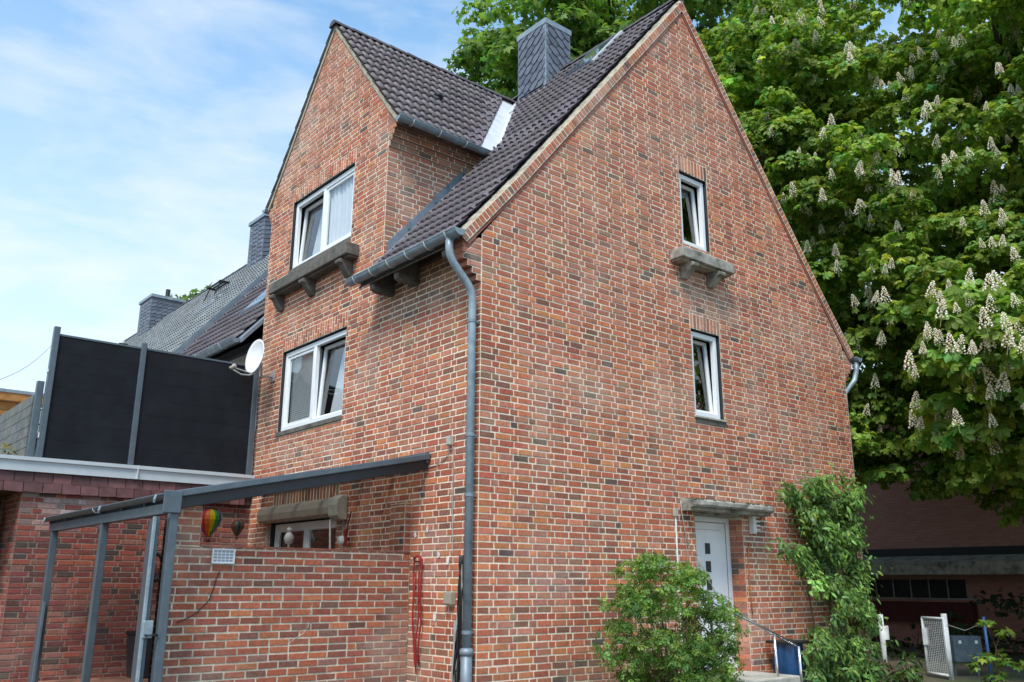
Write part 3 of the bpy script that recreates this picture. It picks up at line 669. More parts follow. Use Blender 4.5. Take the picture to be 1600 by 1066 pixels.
def pipe(name, pts, r, par, bands=()):
    mb = MB(); mb.tube(pts, r, 14); o = make(name, mb, M['zinc'], par, smooth=True)
    for p in bands:
        b = MB(); b.lathe([(r, -.022), (r+.008, -.018), (r+.008, .018), (r, .022)], p, 14); b.box(p[0]+r*.6, p[0]+.1, p[1]-.012, p[1]+.012, p[2]-.012, p[2]+.012); make('pipe_bracket', b, M['lead'], o)
    return o
pb = [at(738, 480, 'x', -.105), at(735, 800, 'x', -.105), at(733, 1060, 'x', -.105)]
px_, py_ = -.105, .045
S_ = [(-.455, .09, 5.86), (-.455, .09, 5.72), (-.445, .085, 5.63), (-.40, .08, 5.54), (-.20, .055, 5.31), (-.135, .045, 5.22), (px_, py_, 5.12), (px_, py_, 4.9), (px_, py_, .75)]
dp = pipe('downpipe', S_, .052, house, [(px_, py_, 4.80), (px_, py_, 3.35), (px_, py_, 2.62), (px_, py_, 1.05)])
b_ = MB(); b_.tube([(px_, py_, .88), (px_, py_, -.05)], .068, 14); b_.lathe([(.068, 0), (.082, .01), (.082, .06), (.068, .07)], (px_, py_, .80), 14); make('standpipe', b_, M['lead'], dp, smooth=True)
b_ = MB(); b_.tube([(W+.45, -.02, 5.78), (W+.46, 0.0, 5.62), (W+.40, .03, 5.42), (W+.20, .08, 5.22), (W+.10, .1, 5.12), (W+.10, .1, 0)], .05, 12); make('downpipe', b_, M['zinc'], house, smooth=True)
pipe('downpipe', [(-.08, YF+.10, 5.75), (-.08, YF+.10, 3.4)], .05, house, [(-.08, YF+.10, 4.63)])
# eave: soffit boards and rafter tails
sf = MB()
for i in range(3):
    x0, x1 = -.40+i*.133, -.40+(i+1)*.133-.006; sf.hexa([(x0, .27, roofz(x0)-.12), (x1, .27, roofz(x1)-.12), (x1, 2.43, roofz(x1)-.12), (x0, 2.43, roofz(x0)-.12), (x0, .27, roofz(x0)-.095), (x1, .27, roofz(x1)-.095), (x1, 2.43, roofz(x1)-.095), (x0, 2.43, roofz(x0)-.095)])
sf.box(-.05, -.003, .27, 2.43, 5.92, 6.2)
make('soffit', sf, M['wood_dark'], house)
for y in (2.06, 1.42, .28):
    b_ = MB(); b_.prism([(0, y, 5.66), (-.28, y, 5.66), (-.36, y, 5.70), (-.38, y, 5.80), (0, y, 6.22)], (0, .11, 0)); make('rafter_tail', b_, M['concrete_dark'], house, bev=.015)
# ------------------------------------------------------------------ windows
def fbox(mb, F, u0, u1, v0, v1, n0, n1, tf=None, c=(1, 1, 1)):
    P = [(u0, v0, n0), (u1, v0, n0), (u1, v1, n0), (u0, v1, n0), (u0, v0, n1), (u1, v0, n1), (u1, v1, n1), (u0, v1, n1)]
    if tf: P = [tf(p) for p in P]
    q = [F.P(*p) for p in P]; mb.mesh(q, [(0, 3, 2, 1), (4, 5, 6, 7), (0, 1, 5, 4), (1, 2, 6, 5), (2, 3, 7, 6), (3, 0, 4, 7)], c)
def fquad(mb, F, u0, u1, v0, v1, n, tf=None):
    P = [(u0, v0, n), (u1, v0, n), (u1, v1, n), (u0, v1, n)]
    if tf: P = [tf(p) for p in P]
    q = [F.P(*p) for p in P]; mb.poly(q[::-1] if F.flip else q)
def ring(mb, F, u0, u1, v0, v1, w, n0, n1, tf=None):
    fbox(mb, F, u0, u0+w, v0, v1, n0, n1, tf); fbox(mb, F, u1-w, u1, v0, v1, n0, n1, tf); fbox(mb, F, u0+w, u1-w, v0, v0+w, n0, n1, tf); fbox(mb, F, u0+w, u1-w, v1-w, v1, n0, n1, tf)
def window(F, w, hole, panes, name='window', fr=.08, lining=True, ins=INS):
    u0, u1, z0, z1 = w; n1 = -ins; n0 = -ins-.07
    f = MB(); ring(f, F, u0, u1, z0, z1, fr, n0, n1)
    k = len(panes); pw = (u1-u0)/k
    for i in range(1, k): fbox(f, F, u0+i*pw-.045, u0+i*pw+.045, z0+fr, z1-fr, n0, n1)
    win = make(name, f, M['pvc'], house, bev=.006)
    if lining:
        l = MB(); a, b, c, d = hole
        fbox(l, F, a-.03, a+.006, c, d, n0-.1, -.008); fbox(l, F, b-.006, b+.03, c, d, n0-.1, -.008); fbox(l, F, a+.006, b-.006, d-.006, d+.03, n0-.1, -.008); fbox(l, F, a+.006, b-.006, c-.03, c+.006, n0-.1, -.01)
        make('lining', l, M['anthracite'], win)
    for i, kind in enumerate(panes):
        a = u0+(fr if i == 0 else 0)+(i*pw+.045 if i else 0); b = u0+(i+1)*pw-(.045 if i < k-1 else fr); c, d = z0+fr, z1-fr
        tf = None
        if 'tilt' in kind:
            th = .06; bn = n0-.004
            def tf(p, c=c, bn=bn, th=th): dv, dn_ = p[1]-c, p[2]-bn; return (p[0], c+dv*math.cos(th)+dn_*math.sin(th), bn-dv*math.sin(th)+dn_*math.cos(th))
            s = MB(); ring(s, F, a-.012, b+.012, c-.008, d+.008, .055, n0-.05, n0-.004, tf); sash = make('sash', s, M['pvc'], win, bev=.005)
            s = MB(); fquad(s, F, a+.03, b-.03, c+.035, d-.035, n0-.03, tf); make('pane', s, M['glass'], sash)
        else:
            s = MB(); ring(s, F, a, b, c, d, .05, n0+.01, n1-.018); sash = make('sash', s, M['pvc'], win, bev=.005)
            s = MB(); fquad(s, F, a+.04, b-.04, c+.04, d-.04, n0+.03); make('pane', s, M['glass'], sash)
        if 'curtain' in kind:
            s = MB(); n_ = 40; V = []
            for j in range(n_+1):
                u = a+(b-a)*j/n_; wv = -.15-.018*math.sin(j*1.1)-.01*math.sin(j*.37)
                V += [F.P(u, c, wv), F.P(u, d, wv)]
            s.mesh(V, [(2*j, 2*j+2, 2*j+3, 2*j+1) for j in range(n_)]); make('curtain', s, M['curtain'], win, smooth=True)
        if 'drape' in kind:
            s = MB(); n_ = 26; V = []
            for j in range(n_+1):
                t = j/n_; u = a+(b-a)*t; wv = -.34-.02*math.sin(j*1.3); top = d; low = c+(d-c)*.0
                V += [F.P(a+(b-a)*(.45+.55*t), low, wv), F.P(a+(b-a)*(.1+.45*t), top, wv)]
            s.mesh(V, [(2*j, 2*j+2, 2*j+3, 2*j+1) for j in range(n_)]); make('curtain', s, M['curtain'], win, smooth=True)
        if 'blind' in kind:
            s = MB(); n_ = 34
            for j in range(n_):
                z = c+.06+(d-c-.1)*j/n_; fbox(s, F, a+.05, b-.05, z, z+.004, -.165, -.135, lambda p, z=z: (p[0], p[1]-(p[2]+.15)*.8, p[2]))
            fbox(s, F, a+.05, b-.05, d-.06, d-.02, -.22, -.18); make('venetian_blind', s, M['blind'], win)
            s = MB(); fbox(s, F, a, b, c, d, -.21, -.20); make('curtain', s, M['curtain'], win)
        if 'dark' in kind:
            s = MB(); fbox(s, F, a-.02, b+.02, c-.02, d+.02, -.75, -.74); make('dark_backdrop', s, M['dark_room'], win)  # added dark sheet standing in for the unlit room
    return win
# (u grows to the left in the picture on the front wall)
w1 = window(FF, wFU, hFU, ['curtain', 'tilt drape']); w2 = window(FF, wFL, hFL, ['tilt drape', 'blind'])
w3 = window(FG, wGU, hGU, ['tilt dark']); w4 = window(FG, wGL, hGL, ['tilt dark']); w5 = window(FF, wFG, hFG, ['plain dark', 'plain dark'], ins=.08)
w1['label'] = 'wide white window of the dormer with a tilted left sash'; w2['label'] = 'wide white window with a tilted right sash and a blind'
w3['label'] = 'narrow white window above the small concrete ledge'; w4['label'] = 'narrow white window in the middle of the gable'; w5['label'] = 'white ground floor window behind the garden wall'
# colour flecks painting a floral reflection in the lower narrow pane
b_ = MB()
for i in range(60):
    u = rb.uniform(wGL[0]+.15, wGL[1]-.12); v = wGL[2]+.15+abs(rb.gauss(0, .3)); p = FG.P(u, min(v, wGL[3]-.2), -.30-rb.uniform(0, .1)); r_ = rb.uniform(.015, .035); c_ = rb.choice([(.25, .03, .10), (.32, .2, .22), (.05, .08, .03), (.12, .02, .06)])
    b_.lathe([(0.001, -r_), (r_, 0), (0.001, r_)], p, 6, (0, -1, 0), c=c_)
make('reflection_flecks', b_, M['colour'], w4, col=True)
# sills
b_ = MB(); fbox(b_, FG, wGL[0]-.05, wGL[1]+.07, wGL[2]-.045, wGL[2]-.012, -.05, .035); make('sill', b_, M['concrete_light'], w4, bev=.006)
b_ = MB(); fbox(b_, FG, wGL[0]-.02, wGL[1]+.05, wGL[2]-.12, wGL[2]-.045, -.03, .012); make('sill_course', b_, M['concrete_dark'], w4)
b_ = MB(); fbox(b_, FF, wFL[0]-.02, wFL[1]+.06, wFL[2]-.085, wFL[2]-.01, -.05, .02); make('sill', b_, M['concrete_dark'], w2, bev=.006)
# concrete ledges on brackets (front dormer window, gable window)
def ledge(F, u0, u1, z0, z1, dep, brk, win, bh, m, shape):
    b = MB(); b.v = []; fbox(b, F, u0, u1, z0, z1, .0, dep); fbox(b, F, u0+.02, u1-.02, z0-.03, z0, .0, dep-.06); o = make('window_ledge', b, M[m], house, bev=.018)
    for u in brk:
        k = MB(); w_ = .15
        prof = [(0, z0-.02), (dep-.03, z0-.02), (dep+.02, z0-.05), (dep+.01, z0-.10), (dep-.05, z0-.11), (dep*.5, z0-bh*.75), (dep*.22, z0-bh), (0, z0-bh)]
        pts = [F.P(u-w_/2, v, n) for n, v in prof]; k.prism(pts, F.U*w_); make('bracket', k, M[m], o, bev=.012)
    return o
Pw = at(562, 379, 'x', 0); Qf = at(541.5, 375, 'y', Pw.y); ld = min(.34, max(.2, -Qf.x)); Lf = at(419.5, 446, 'x', -ld); zt = (Qf.z+Lf.z)/2
lz1 = zt; lz0 = zt-.20
ledge(FF, Pw.y, Lf.y, lz0, lz1, ld, [Pw.y+.25, (Pw.y+Lf.y)/2+.1, Lf.y-.14], w1, .30, 'concrete_dark', 0)
b_ = MB(); fbox(b_, FF, wFU[0]-.02, wFU[1]+.02, lz1-.02, wFU[2]-.008, -.06, .006); make('sill', b_, M['concrete_dark'], w1)
gl = at(1067, 383, 'y', -.27); gr = at(1148, 414, 'y', -.27); gt = (gl.z+gr.z)/2
ledge(FG, gl.x, gr.x, gt-.17, gt, .27, [gl.x+.30, gr.x-.36], w3, .26, 'concrete', 0)
# --- door, canopy, jambs
db = MB(); DYp = .25
FD = Fr((0, DYp, 0), (1, 0, 0), (0, -1, 0))
rv = MB()
for (x0, x1) in ((hDR[0]-.004, hDR[0]), (hDR[1], hDR[1]+.004)):
    rv.box(x0, x1, .006, DYp+.05, .3, 2.66)
make('door_reveal', rv, M['mortar'], house)
jb = MB(); jr = random.Random(3)
for k in range(int(.3/H), int(2.66/H)):
    z = k*H
    for sx, x in ((1, hDR[0]), (-1, hDR[1])):
        segs_ = [(.008, .12), (.13, .245)] if k % 2 else [(.008, .245)]
        for ya, yb in segs_:
            xa, xb = (x, x+.012) if sx > 0 else (x-.012, x); jb.box(xa, xb, ya, yb, z+.006, z+H-.006, bcol(jr, 1.05))
make('jamb_brickwork', jb, M['brick'], house, col=True, kind='stuff')
lt = MB(); lt.box(hDR[0], hDR[1], .0, .3, 2.62, 2.66); make('door_lintel', lt, M['concrete'], house)
f = MB(); dx0, dx1, dz0, dz1 = hDR[0]+.012, hDR[1]-.012, .37, 2.62
ring(f, FD, dx0, dx1, dz0, dz1, .085, -.08, 0); door = make('door', f, M['pvc'], house, bev=.006); door['label'] = 'white front door with small square panes'
lf = MB(); fbox(lf, FD, dx0+.09, dx1-.09, dz0+.03, dz1-.09, -.07, -.018); leaf_ = make('door_leaf', lf, M['pvc'], door, bev=.004)
pn = MB(); ring(pn, FD, dx0+.09, dx1-.09, dz0+.03, dz1-.09, .004, -.02, -.014); make('leaf_gasket', pn, M['anthracite'], door)
pn = MB(); ring(pn, FD, dx0+.20, dx1-.21, dz0+.14, dz1-.2, .006, -.018, -.0165); make('panel_groove', pn, M['cable_grey'], door)
pn = MB(); fbox(pn, FD, dx0+.207, dx1-.217, dz0+.147, dz1-.207, -.018, -.008); make('door_panel', pn, M['pvc'], door, bev=.004)
for zc in (2.13, 1.86, 1.59, 1.32):
    c_ = at(1105.5, 853, 'y', DYp).x
    q = MB(); ring(q, FD, c_-.085, c_+.085, zc-.10, zc+.10, .018, -.01, .002); pf = make('pane_frame', q, M['pvc'], door, bev=.003)
    q = MB(); fbox(q, FD, c_-.067, c_+.067, zc-.082, zc+.082, -.012, -.006); make('dark_pane', q, M['anthracite'], door)
q = MB(); q.tube([FD.P(dx1-.14, 1.25, .0), FD.P(dx1-.14, 1.25, .05), FD.P(dx1-.24, 1.25, .055)], .011, 8); fbox(q, FD, dx1-.16, dx1-.12, 1.12, 1.36, -.018, 0); make('handle', q, M['steel'], door)
# canopy: weathered concrete slab with rounded nose
cp = MB(); cz0, cz1 = 2.645, 2.80; cx0, cx1 = 3.78, 5.78; cdp = .33
prof = [(0, cz0), (-cdp+.10, cz0), (-cdp+.09, cz0+.045), (-cdp+.02, cz0+.05), (-cdp, cz0+.075), (-cdp, cz1-.03), (-cdp+.04, cz1), (0, cz1+.03)]
nseg = 14; V = []
for i in range(nseg+1):
    x = cx0+(cx1-cx0)*i/nseg; t = i/nseg; rnd = .10*(max(0, 1-t/.10)**2+max(0, 1-(1-t)/.10)**2)
    for y, z in prof: V.append((x, y*(1-rnd*2.5)+rb.uniform(-.004, .004)*(y < -.05), z+rb.uniform(-.004, .004)*(y < -.05)))
m = len(prof); cp.mesh(V, [(i*m+k, i*m+k+1, (i+1)*m+k+1, (i+1)*m+k) for i in range(nseg) for k in range(m-1)]+[tuple(range(m)), tuple(range(nseg*m, nseg*m+m))])
can = make('door_canopy', cp, M['concrete'], house)
ms = MB()
for i in range(90):
    x = rb.uniform(cx0+.03, cx1-.03); y = rb.uniform(-cdp+.02, 0); r_ = rb.uniform(.015, .045); ms.lathe([(r_, -.006), (r_*.8, r_*.35), (.001, r_*.55)], (x, y, cz1-.006+.03*(1+y/cdp)), 7, c=(.05*rb.uniform(.5, 1.4), .055*rb.uniform(.5, 1.4), .02))
make('moss', ms, M['colour'], can, kind='stuff', col=True)
# white plaster blobs and chalk marks on the bricks
for ax, u, v, rr in (('x', 668, 827, .05), ('x', 649, 836, .05), ('x', 680, 964, .06), ('x', 536, 690, .06), ('x', 481, 703, .05), ('x', 447, 712, .05), ('x', 686, 868, .04), ('x', 700, 877, .06)):
    p = at(u, v, ax, -.004); b_ = MB(); q = []
    for k in range(9):
        a = 2*math.pi*k/9; r_ = rr*rb.uniform(.45, 1.); q.append(p+Vector((0, math.cos(a)*r_*.6, math.sin(a)*r_*1.3)))
    b_.prism(q, (-.006, 0, 0)); make('plaster_patch', b_, M['mortar_grey'] if v < 720 and v > 685 else M['white_paint'], house)
# ------------------------------------------------------------------ annex with roof terrace
AX = 6.5
annex = thing('flat_roof_annex', 'flat roofed dark red brick annex with pale fascia, left of the house', 'building', (-2, 8, 0))
FA = Fr((0, AX, 0), (-1, 0, 0), (0, -1, 0))
aw = Wall(); ra = random.Random(21)
APAL = [((.20, .058, .05), 30), ((.16, .048, .048), 24), ((.24, .07, .05), 16), ((.10, .045, .045), 12), ((.065, .05, .05), 7), ((.22, .10, .085), 8)]
aw.add(FA, cells(ra, .0, 3.62, -.1, 2.92, bond='monk'), ra, pal=APAL)
FAs = Fr((-3.62, AX, 0), (0, 1, 0), (-1, 0, 0)); aw.add(FAs, cells(ra, 0, 2.2, -.1, 2.92, bond='monk'), ra, pal=APAL)
for i_, it in enumerate(aw.items):   # lime bloom near the top of the annex wall
    w_ = it[1].P(*it[2][0]); d_ = ((w_.x+3.0)/.9)**2+((w_.z-2.75)/.45)**2
    if it[1] is FA and d_ < 1 and ra.random() < .7:
        t_ = ra.uniform(.2, .75)*(1-d_)**.5; aw.items[i_] = it[:3]+(tuple(a*(1-t_)+b*t_ for a, b in zip(it[3], (.55, .47, .45))),)+it[4:]
awl = make('wall', aw.mort, M['mortar_dark'], annex); lay([(aw, awl)], ra, annex, 300)
b_ = MB(); b_.box(-5.6, -.012, AX-.09, 14, 3.20, 3.385); make('fascia_board', b_, M['fascia'], annex)
b_ = MB(); b_.box(-5.6, -.012, AX-.12, AX-.085, 3.36, 3.415); make('coping_edge', b_, M['fascia'], annex)
b_ = MB(); b_.box(-2.02, -2.005, AX-.125, AX-.06, 3.20, 3.418); make('coping_joint', b_, M['zinc_light'], annex)
b_ = MB(); b_.box(-5.6, -.012, AX-.02, 14, 2.90, 3.20); make('fascia_core', b_, M['wood_dark'], annex)
for row, (z0, z1) in enumerate(((3.04, 3.21), (2.895, 3.06))):
    for i in range(21):
        x1 = -.02-i*.268-(row*.13); s = ra.uniform(.6, 1.35); b_ = MB(); t_ = ra.uniform(-.006, .006); dd = .055-.018*row*-1
        b_.hexa([(x1-.258, AX-dd-.012, z0+t_), (x1, AX-dd-.012, z0-t_), (x1, AX-.03, z0-t_), (x1-.258, AX-.03, z0+t_), (x1-.258, AX-dd+.012, z1), (x1, AX-dd+.012, z1), (x1, AX-.03, z1), (x1-.258, AX-.03, z1)], (.105*s, .045*s, .045*s)); make('hung_tile', b_, M['hung_tile'], annex, col=True)
b_ = MB(); b_.box(-5.5, -3.66, AX+1.1, AX+1.2, 0, 2.9); make('dark_recess', b_, M['wood_dark'], annex)
b_ = MB()
for i in range(9):
    for j in range(14): pass
# efflorescence patch
# timber door in the recess at the left edge
td = thing('timber_door', 'orange brown timber boarding at the far left below the annex roof', 'fence', (-4.2, AX+.9, 0))
for i in range(11):
    b_ = MB(); b_.box(-5.3, -3.75, AX+.80, AX+.83, .1+i*.235, .1+i*.235+.228); make('board', b_, M['wood_orange'], td, bev=.006)
# ------------------------------------------------------------------ privacy screen
scr = thing('privacy_screen', 'tall anthracite privacy screen of two panels on the annex roof', 'screen', (-1.8, AX, 3.4))
posts = [(at(87, 515, 'y', AX-.02), at(62, 718, 'y', AX-.02)), (at(224, 538, 'y', AX-.02), at(202, 732, 'y', AX-.02)), (at(402, 580, 'y', AX-.02), at(391, 745, 'y', AX-.02))]
PX = [-3.47, -2.12, -.11]
for x, zt_ in zip(PX, (5.50, 5.47, 5.38)):
    b_ = MB(); b_.box(x-.045, x+.045, AX-.065, AX+.025, 3.40, zt_); make('post', b_, M['metal_grey'], scr, bev=.008)
for (xa, xb), n_ in (((PX[0]+.045, PX[1]-.045), 7), ((PX[1]+.045, PX[2]-.045), 7)):
    z0 = 3.43; hh = (5.36-z0)/n_
    for i in range(n_):
        b_ = MB(); b_.box(xa, xb, AX-.03, AX-.005, z0+i*hh+.0012, z0+(i+1)*hh-.0005); make('board', b_, M['screen_board'], scr, bev=.0015)
    b_ = MB(); b_.box(xa, xb, AX-.04, AX+.005, 5.362, 5.392); make('top_rail', b_, M['metal_grey'], scr)
b_ = MB(); b_.box(PX[0]-.06, PX[0]-.045, AX-.07, AX+.01, 3.72, 3.80); b_.box(PX[0]-.06, PX[0]-.045, AX-.07, AX+.01, 4.75, 4.80); make('post_clamp', b_, M['steel'], scr)
# terrace side fence, railing
tf_ = thing('terrace_fence', 'lichen grey plank fence along the terrace, behind the dark screen', 'fence', (-3.6, 9, 3.4))
for i in range(6):
    b_ = MB(); b_.box(-3.64, -3.60, AX+.15, 12.5, 3.42+i*.165, 3.42+i*.165+.16); make('plank', b_, M['stone_fence'], tf_, bev=.006)
b_ = MB(); b_.box(-3.62, -3.52, AX+.05, AX+.15, 3.4, 4.62); make('post', b_, M['metal_grey'], tf_, bev=.006)
b_ = MB()
rail = thing('terrace_railing', 'thin dark cable railing at the left end of the terrace', 'railing', (-3.56, 9, 3.4))
for z in (3.72, 3.95, 4.18):
    b_ = MB(); b_.tube([(-3.5, AX+.1, z), (-3.5, 12.4, z)], .012, 6); make('cable', b_, M['black'], rail)
for y in (9.2, 12.4):
    b_ = MB(); b_.box(-3.525, -3.475, y-.025, y+.025, 3.4, 4.3); make('post', b_, M['metal_grey'], rail)
tp = thing('terrace_planter', 'low dark planter with yellow green plants behind the fascia at far left', 'planter', (-3.9, AX+.7, 3.4))
sh = thing('timber_shed', 'orange timber clad shed top with metal edge, beyond the terrace', 'shed', (-4, 14.5, 3))
zt1 = at(0, 612, 'y', 14).z; zt2 = at(62, 626, 'y', 14).z
for i in range(9):
    b_ = MB(); b_.box(-7, -2.0, 14, 14.05, zt1-.22-i*.19-.185, zt1-.22-i*.19); make('board', b_, M['wood_orange'], sh, bev=.006)
b_ = MB(); b_.box(-7.1, -1.9, 13.85, 17, zt1-.20, zt1-.02); make('fascia_board', b_, M['wood_orange'], sh)
b_ = MB(); b_.box(-7.12, -1.88, 13.83, 17.02, zt1-.02, zt1+.05); make('metal_edge', b_, M['zinc'], sh)
b_ = MB()
for i in range(4):
    p = at(14, 655, 'y', 12.6); b_.box(p.x-.35, p.x+.3, 12.55, 12.75, p.z-.3+i*.12, p.z-.2+i*.12)
tag(make('wooden_crate', b_, M['wood_orange']), 'small slatted wooden box hanging on the plank fence at far left', 'crate')
# ------------------------------------------------------------------ neighbour house
nb = thing('neighbour_house', 'attached neighbour house with grey tiled roof, behind the screen', 'house', (4.4, 21, 0))
b_ = MB(); Y0, Y1 = YH+.06, 31.
for s in (-1, 1):
    b_.hexa([(RX+s*DE, Y0, ZE-.09), (RX+s*DE, Y1, ZE-.09), (RX, Y1, RZ-.09), (RX, Y0, RZ-.09), (RX+s*DE, Y0, ZE), (RX+s*DE, Y1, ZE), (RX, Y1, RZ), (RX, Y0, RZ)])
nroof = make('roof', b_, M['lead'], nb)
b_ = MB(); b_.box(.2, W-.2, Y0, Y1, 0, 5.9); b_.poly([(.2, Y1-.01, 5.9), (W-.2, Y1-.01, 5.9), (RX, Y1-.01, RZ-.1)]); make('wall', b_, M['mortar_grey'], nb)
T2 = Tiles(); T2.field(Vector((RX-DE-.05, 0, ZE-.05)), Vector((RX-.03, 0, RZ-.04)), VY, Y0+.04, Y1, [], rb, base=(.165, .18, .185), full=False, lift=.02); T2.flush(nroof, 0)
b_ = MB(); pA = Vector((RX-DE, YH+.03, ZE)); pB = Vector((RX, YH+.03, RZ)); b_.bar(pA+Vector((0, 0, .1)), pB+Vector((0, 0, .1)), .22, .07, (0, 1, 0)); b_.bar(pA+Vector((0, 0, .12)), pB+Vector((0, 0, .12)), .10, .12, (0, 1, 0)); make('party_flashing', b_, M['lead'], nroof)
ridge((RX, Y0, RZ+.03), (RX, Y1, RZ+.03), 40, par=nroof, base=(.12, .13, .14))
gutter('gutter', (-.455, Y0, 5.92), (-.455, Y1, 5.92), .085, nb, 4, 'lead')
def roofwin(par, y0, y1, x0, x1, open_=0.):
    b = MB(); hx = lambda x, dz: roofz(x)+dz
    b.hexa([(x0, y0, hx(x0, .03)), (x0, y1, hx(x0, .03)), (x1, y1, hx(x1, .03)), (x1, y0, hx(x1, .03)), (x0, y0, hx(x0, .16)), (x0, y1, hx(x0, .16)), (x1, y1, hx(x1, .16)), (x1, y0, hx(x1, .16))]); o = make('roof_window', b, M['anthracite'], par, bev=.015)
    b = MB(); b.poly([(x0+.08, y0+.08, hx(x0+.08, .166)), (x0+.08, y1-.08, hx(x0+.08, .166)), (x1-.08, y1-.08, hx(x1-.08, .166)), (x1-.08, y0+.08, hx(x1-.08, .166))]); make('pane', b, M['glass'], o)
    b = MB(); b.hexa([(x0+.05, y0-.1, hx(x0+.05, .05)), (x0+.05, y0, hx(x0+.05, .05)), (x1, y0, hx(x1, .05)), (x1, y0-.1, hx(x1, .05)), (x0+.05, y0-.1, hx(x0+.05, .08)), (x0+.05, y0, hx(x0+.05, .12)), (x1, y0, hx(x1, .12)), (x1, y0-.1, hx(x1, .08))]); make('flashing', b, M['zinc_light'], o)
roofwin(nb, 13.0, 14.1, .75, 1.65); roofwin(nb, 15.6, 16.7, 2.2, 2.95); roofwin(house, 8.2, 9.2, .55, 1.25)
def chimney(par, x0, x1, y0, y1, z0, z1, rng):
    b = MB(); b.box(x0, x1, y0, y1, z0, z1, (.13, .14, .17)); o = make('chimney', b, M['slate'], par, col=True)
    q = MB()   # far slates: thin courses joined
    for k in range(int((z1-roofz(x0))/.14)):
        z = roofz(x0)+k*.14
        for i in range(int((y1-y0)/.2)): s = rng.uniform(.75, 1.25); q.hexa([(x0-.02, y0+i*.2, z+.05*(i % 2)), (x0-.02, y0+i*.2+.195, z+.1), (x0, y0+i*.2+.195, z+.1), (x0, y0+i*.2, z+.05*(i % 2)), (x0-.006, y0+i*.2, z+.15), (x0-.006, y0+i*.2+.195, z+.17), (x0, y0+i*.2+.195, z+.17), (x0, y0+i*.2, z+.15)], (.12*s, .135*s, .17*s))
        for i in range(int((x1-x0)/.2)): s = rng.uniform(.75, 1.25); q.hexa([(x0+i*.2, y0-.02, z), (x0+i*.2+.195, y0-.02, z+.06), (x0+i*.2+.195, y0, z+.06), (x0+i*.2, y0, z), (x0+i*.2, y0-.006, z+.15), (x0+i*.2+.195, y0-.006, z+.17), (x0+i*.2+.195, y0, z+.17), (x0+i*.2, y0, z+.15)], (.115*s, .13*s, .165*s))
    make('slates', q, M['slate'], o, kind='stuff', col=True)
    b = MB(); b.box(x0-.05, x1+.05, y0-.05, y1+.05, z1-.02, z1+.09); make('chimney_cap', b, M['zinc'], o)
    return o
chimney(nb, 3.75, 4.7, 15.6, 16.7, 10, 12.45, rb); c2 = chimney(nb, 3.55, 4.75, 25.0, 26.4, 10, 12.15, rb)
b_ = MB(); b_.tube([(4.3, 25.6, 12.2), (4.3, 25.6, 12.72)], .09, 10); b_.tube([(4.0, 25.9, 12.2), (4.0, 25.9, 12.42)], .14, 10); make('chimney_pot', b_, M['anthracite'], c2)
for (x, y) in ((3.35, 17.6), (3.35, 27.4)):   # sweep's steps: grated platform on stays
    b_ = MB(); z = roofz(x)+.2
    for i in range(5): b_.box(x-.25+i*.11, x-.2+i*.11, y-.5, y+.5, z, z+.03)
    b_.box(x-.27, x+.3, y-.5, y-.46, z-.02, z+.04); b_.box(x-.27, x+.3, y+.46, y+.5, z-.02, z+.04); b_.bar((x-.2, y-.4, z), (x-.45, y-.4, roofz(x-.45)), .03, .03); b_.bar((x-.2, y+.4, z), (x-.45, y+.4, roofz(x-.45)), .03, .03); b_.bar((x+.2, y, z), (x+.1, y, roofz(x+.1)), .03, .03)
    make('roof_step', b_, M['black'], nb)
# ------------------------------------------------------------------ courtyard wall
CWY = 1.415
cw = thing('courtyard_wall', 'low red brick garden wall with taller end pier, in front of the house', 'wall', (-1.5, 1.5, 0))
FC = Fr((0, CWY, 0), (-1, 0, 0), (0, -1, 0)); cwl = Wall(); rc = random.Random(31)
CPAL = [((.30, .098, .058), 28), ((.26, .082, .056), 28), ((.22, .078, .062), 22), ((.34, .125, .07), 9), ((.15, .070, .058), 10), ((.19, .10, .085), 8)]
ZC = 1.985
cwl.add(FC, cells(rc, .008, 3.13, -.05, ZC, bond='stretch', h=.0815, S=.252), rc, .98, pal=CPAL, joint=.0195)
cwl.add(FC, cells(rc, 2.80, 3.13, ZC, 2.40, bond='stretch', h=.0815, S=.252), rc, .98, pal=CPAL, joint=.0195)
FCe = Fr((-2.80, CWY, 0), (0, 1, 0), (1, 0, 0)); cwl.add(FCe, cells(rc, 0, .24, ZC, 2.40, bond='stretch', h=.0815), rc, .9, pal=CPAL, joint=.0195)
FCl = Fr((-3.13, CWY, 0), (0, 1, 0), (-1, 0, 0)); cwl.add(FCl, cells(rc, 0, .24, -.05, 2.40, bond='stretch', h=.0815), rc, .9, pal=CPAL, joint=.0195)
cwm = make('wall', cwl.mort, M['mortar_rough'], cw); lay([(cwl, cwm)], rc, cw, 300)
b_ = MB(); b_.box(-2.80, -.01, CWY+.012, CWY+.24, -.05, ZC-.008); b_.box(-3.12, -2.8, CWY+.012, CWY+.23, -.05, 2.39); make('wall_core', b_, M['mortar_grey'], cw)
for i in range(22):
    b_ = MB(); x = -.015-i*.1265; b_.box(x-.117, x, CWY-.004+rc.uniform(-.004, .004), CWY+.24, ZC-.006, ZC+.012+rc.uniform(0, .006), bcol(rc, 1., CPAL)); make('coping_brick', b_, M['brick'], cw, col=True, bev=.004)
for i in range(3):
    b_ = MB(); x = -2.81-i*.108; b_.box(x-.1, x, CWY-.002, CWY+.24, 2.40, 2.415+rc.uniform(0, .005), bcol(rc, 1., CPAL)); make('coping_brick', b_, M['brick'], cw, col=True, bev=.004)
# repaired crack in the wall
b_ = MB(); pc = [at(u, v, 'y', CWY+.006) for u, v in ((489, 935), (486, 955), (484, 965), (481, 978), (474, 990), (462, 997), (452, 1005))]
b_.tube(pc, [.006, .009, .006, .009, .006, .007, .004], 6); make('mortar_crack', b_, M['mortar_grey'], cw)
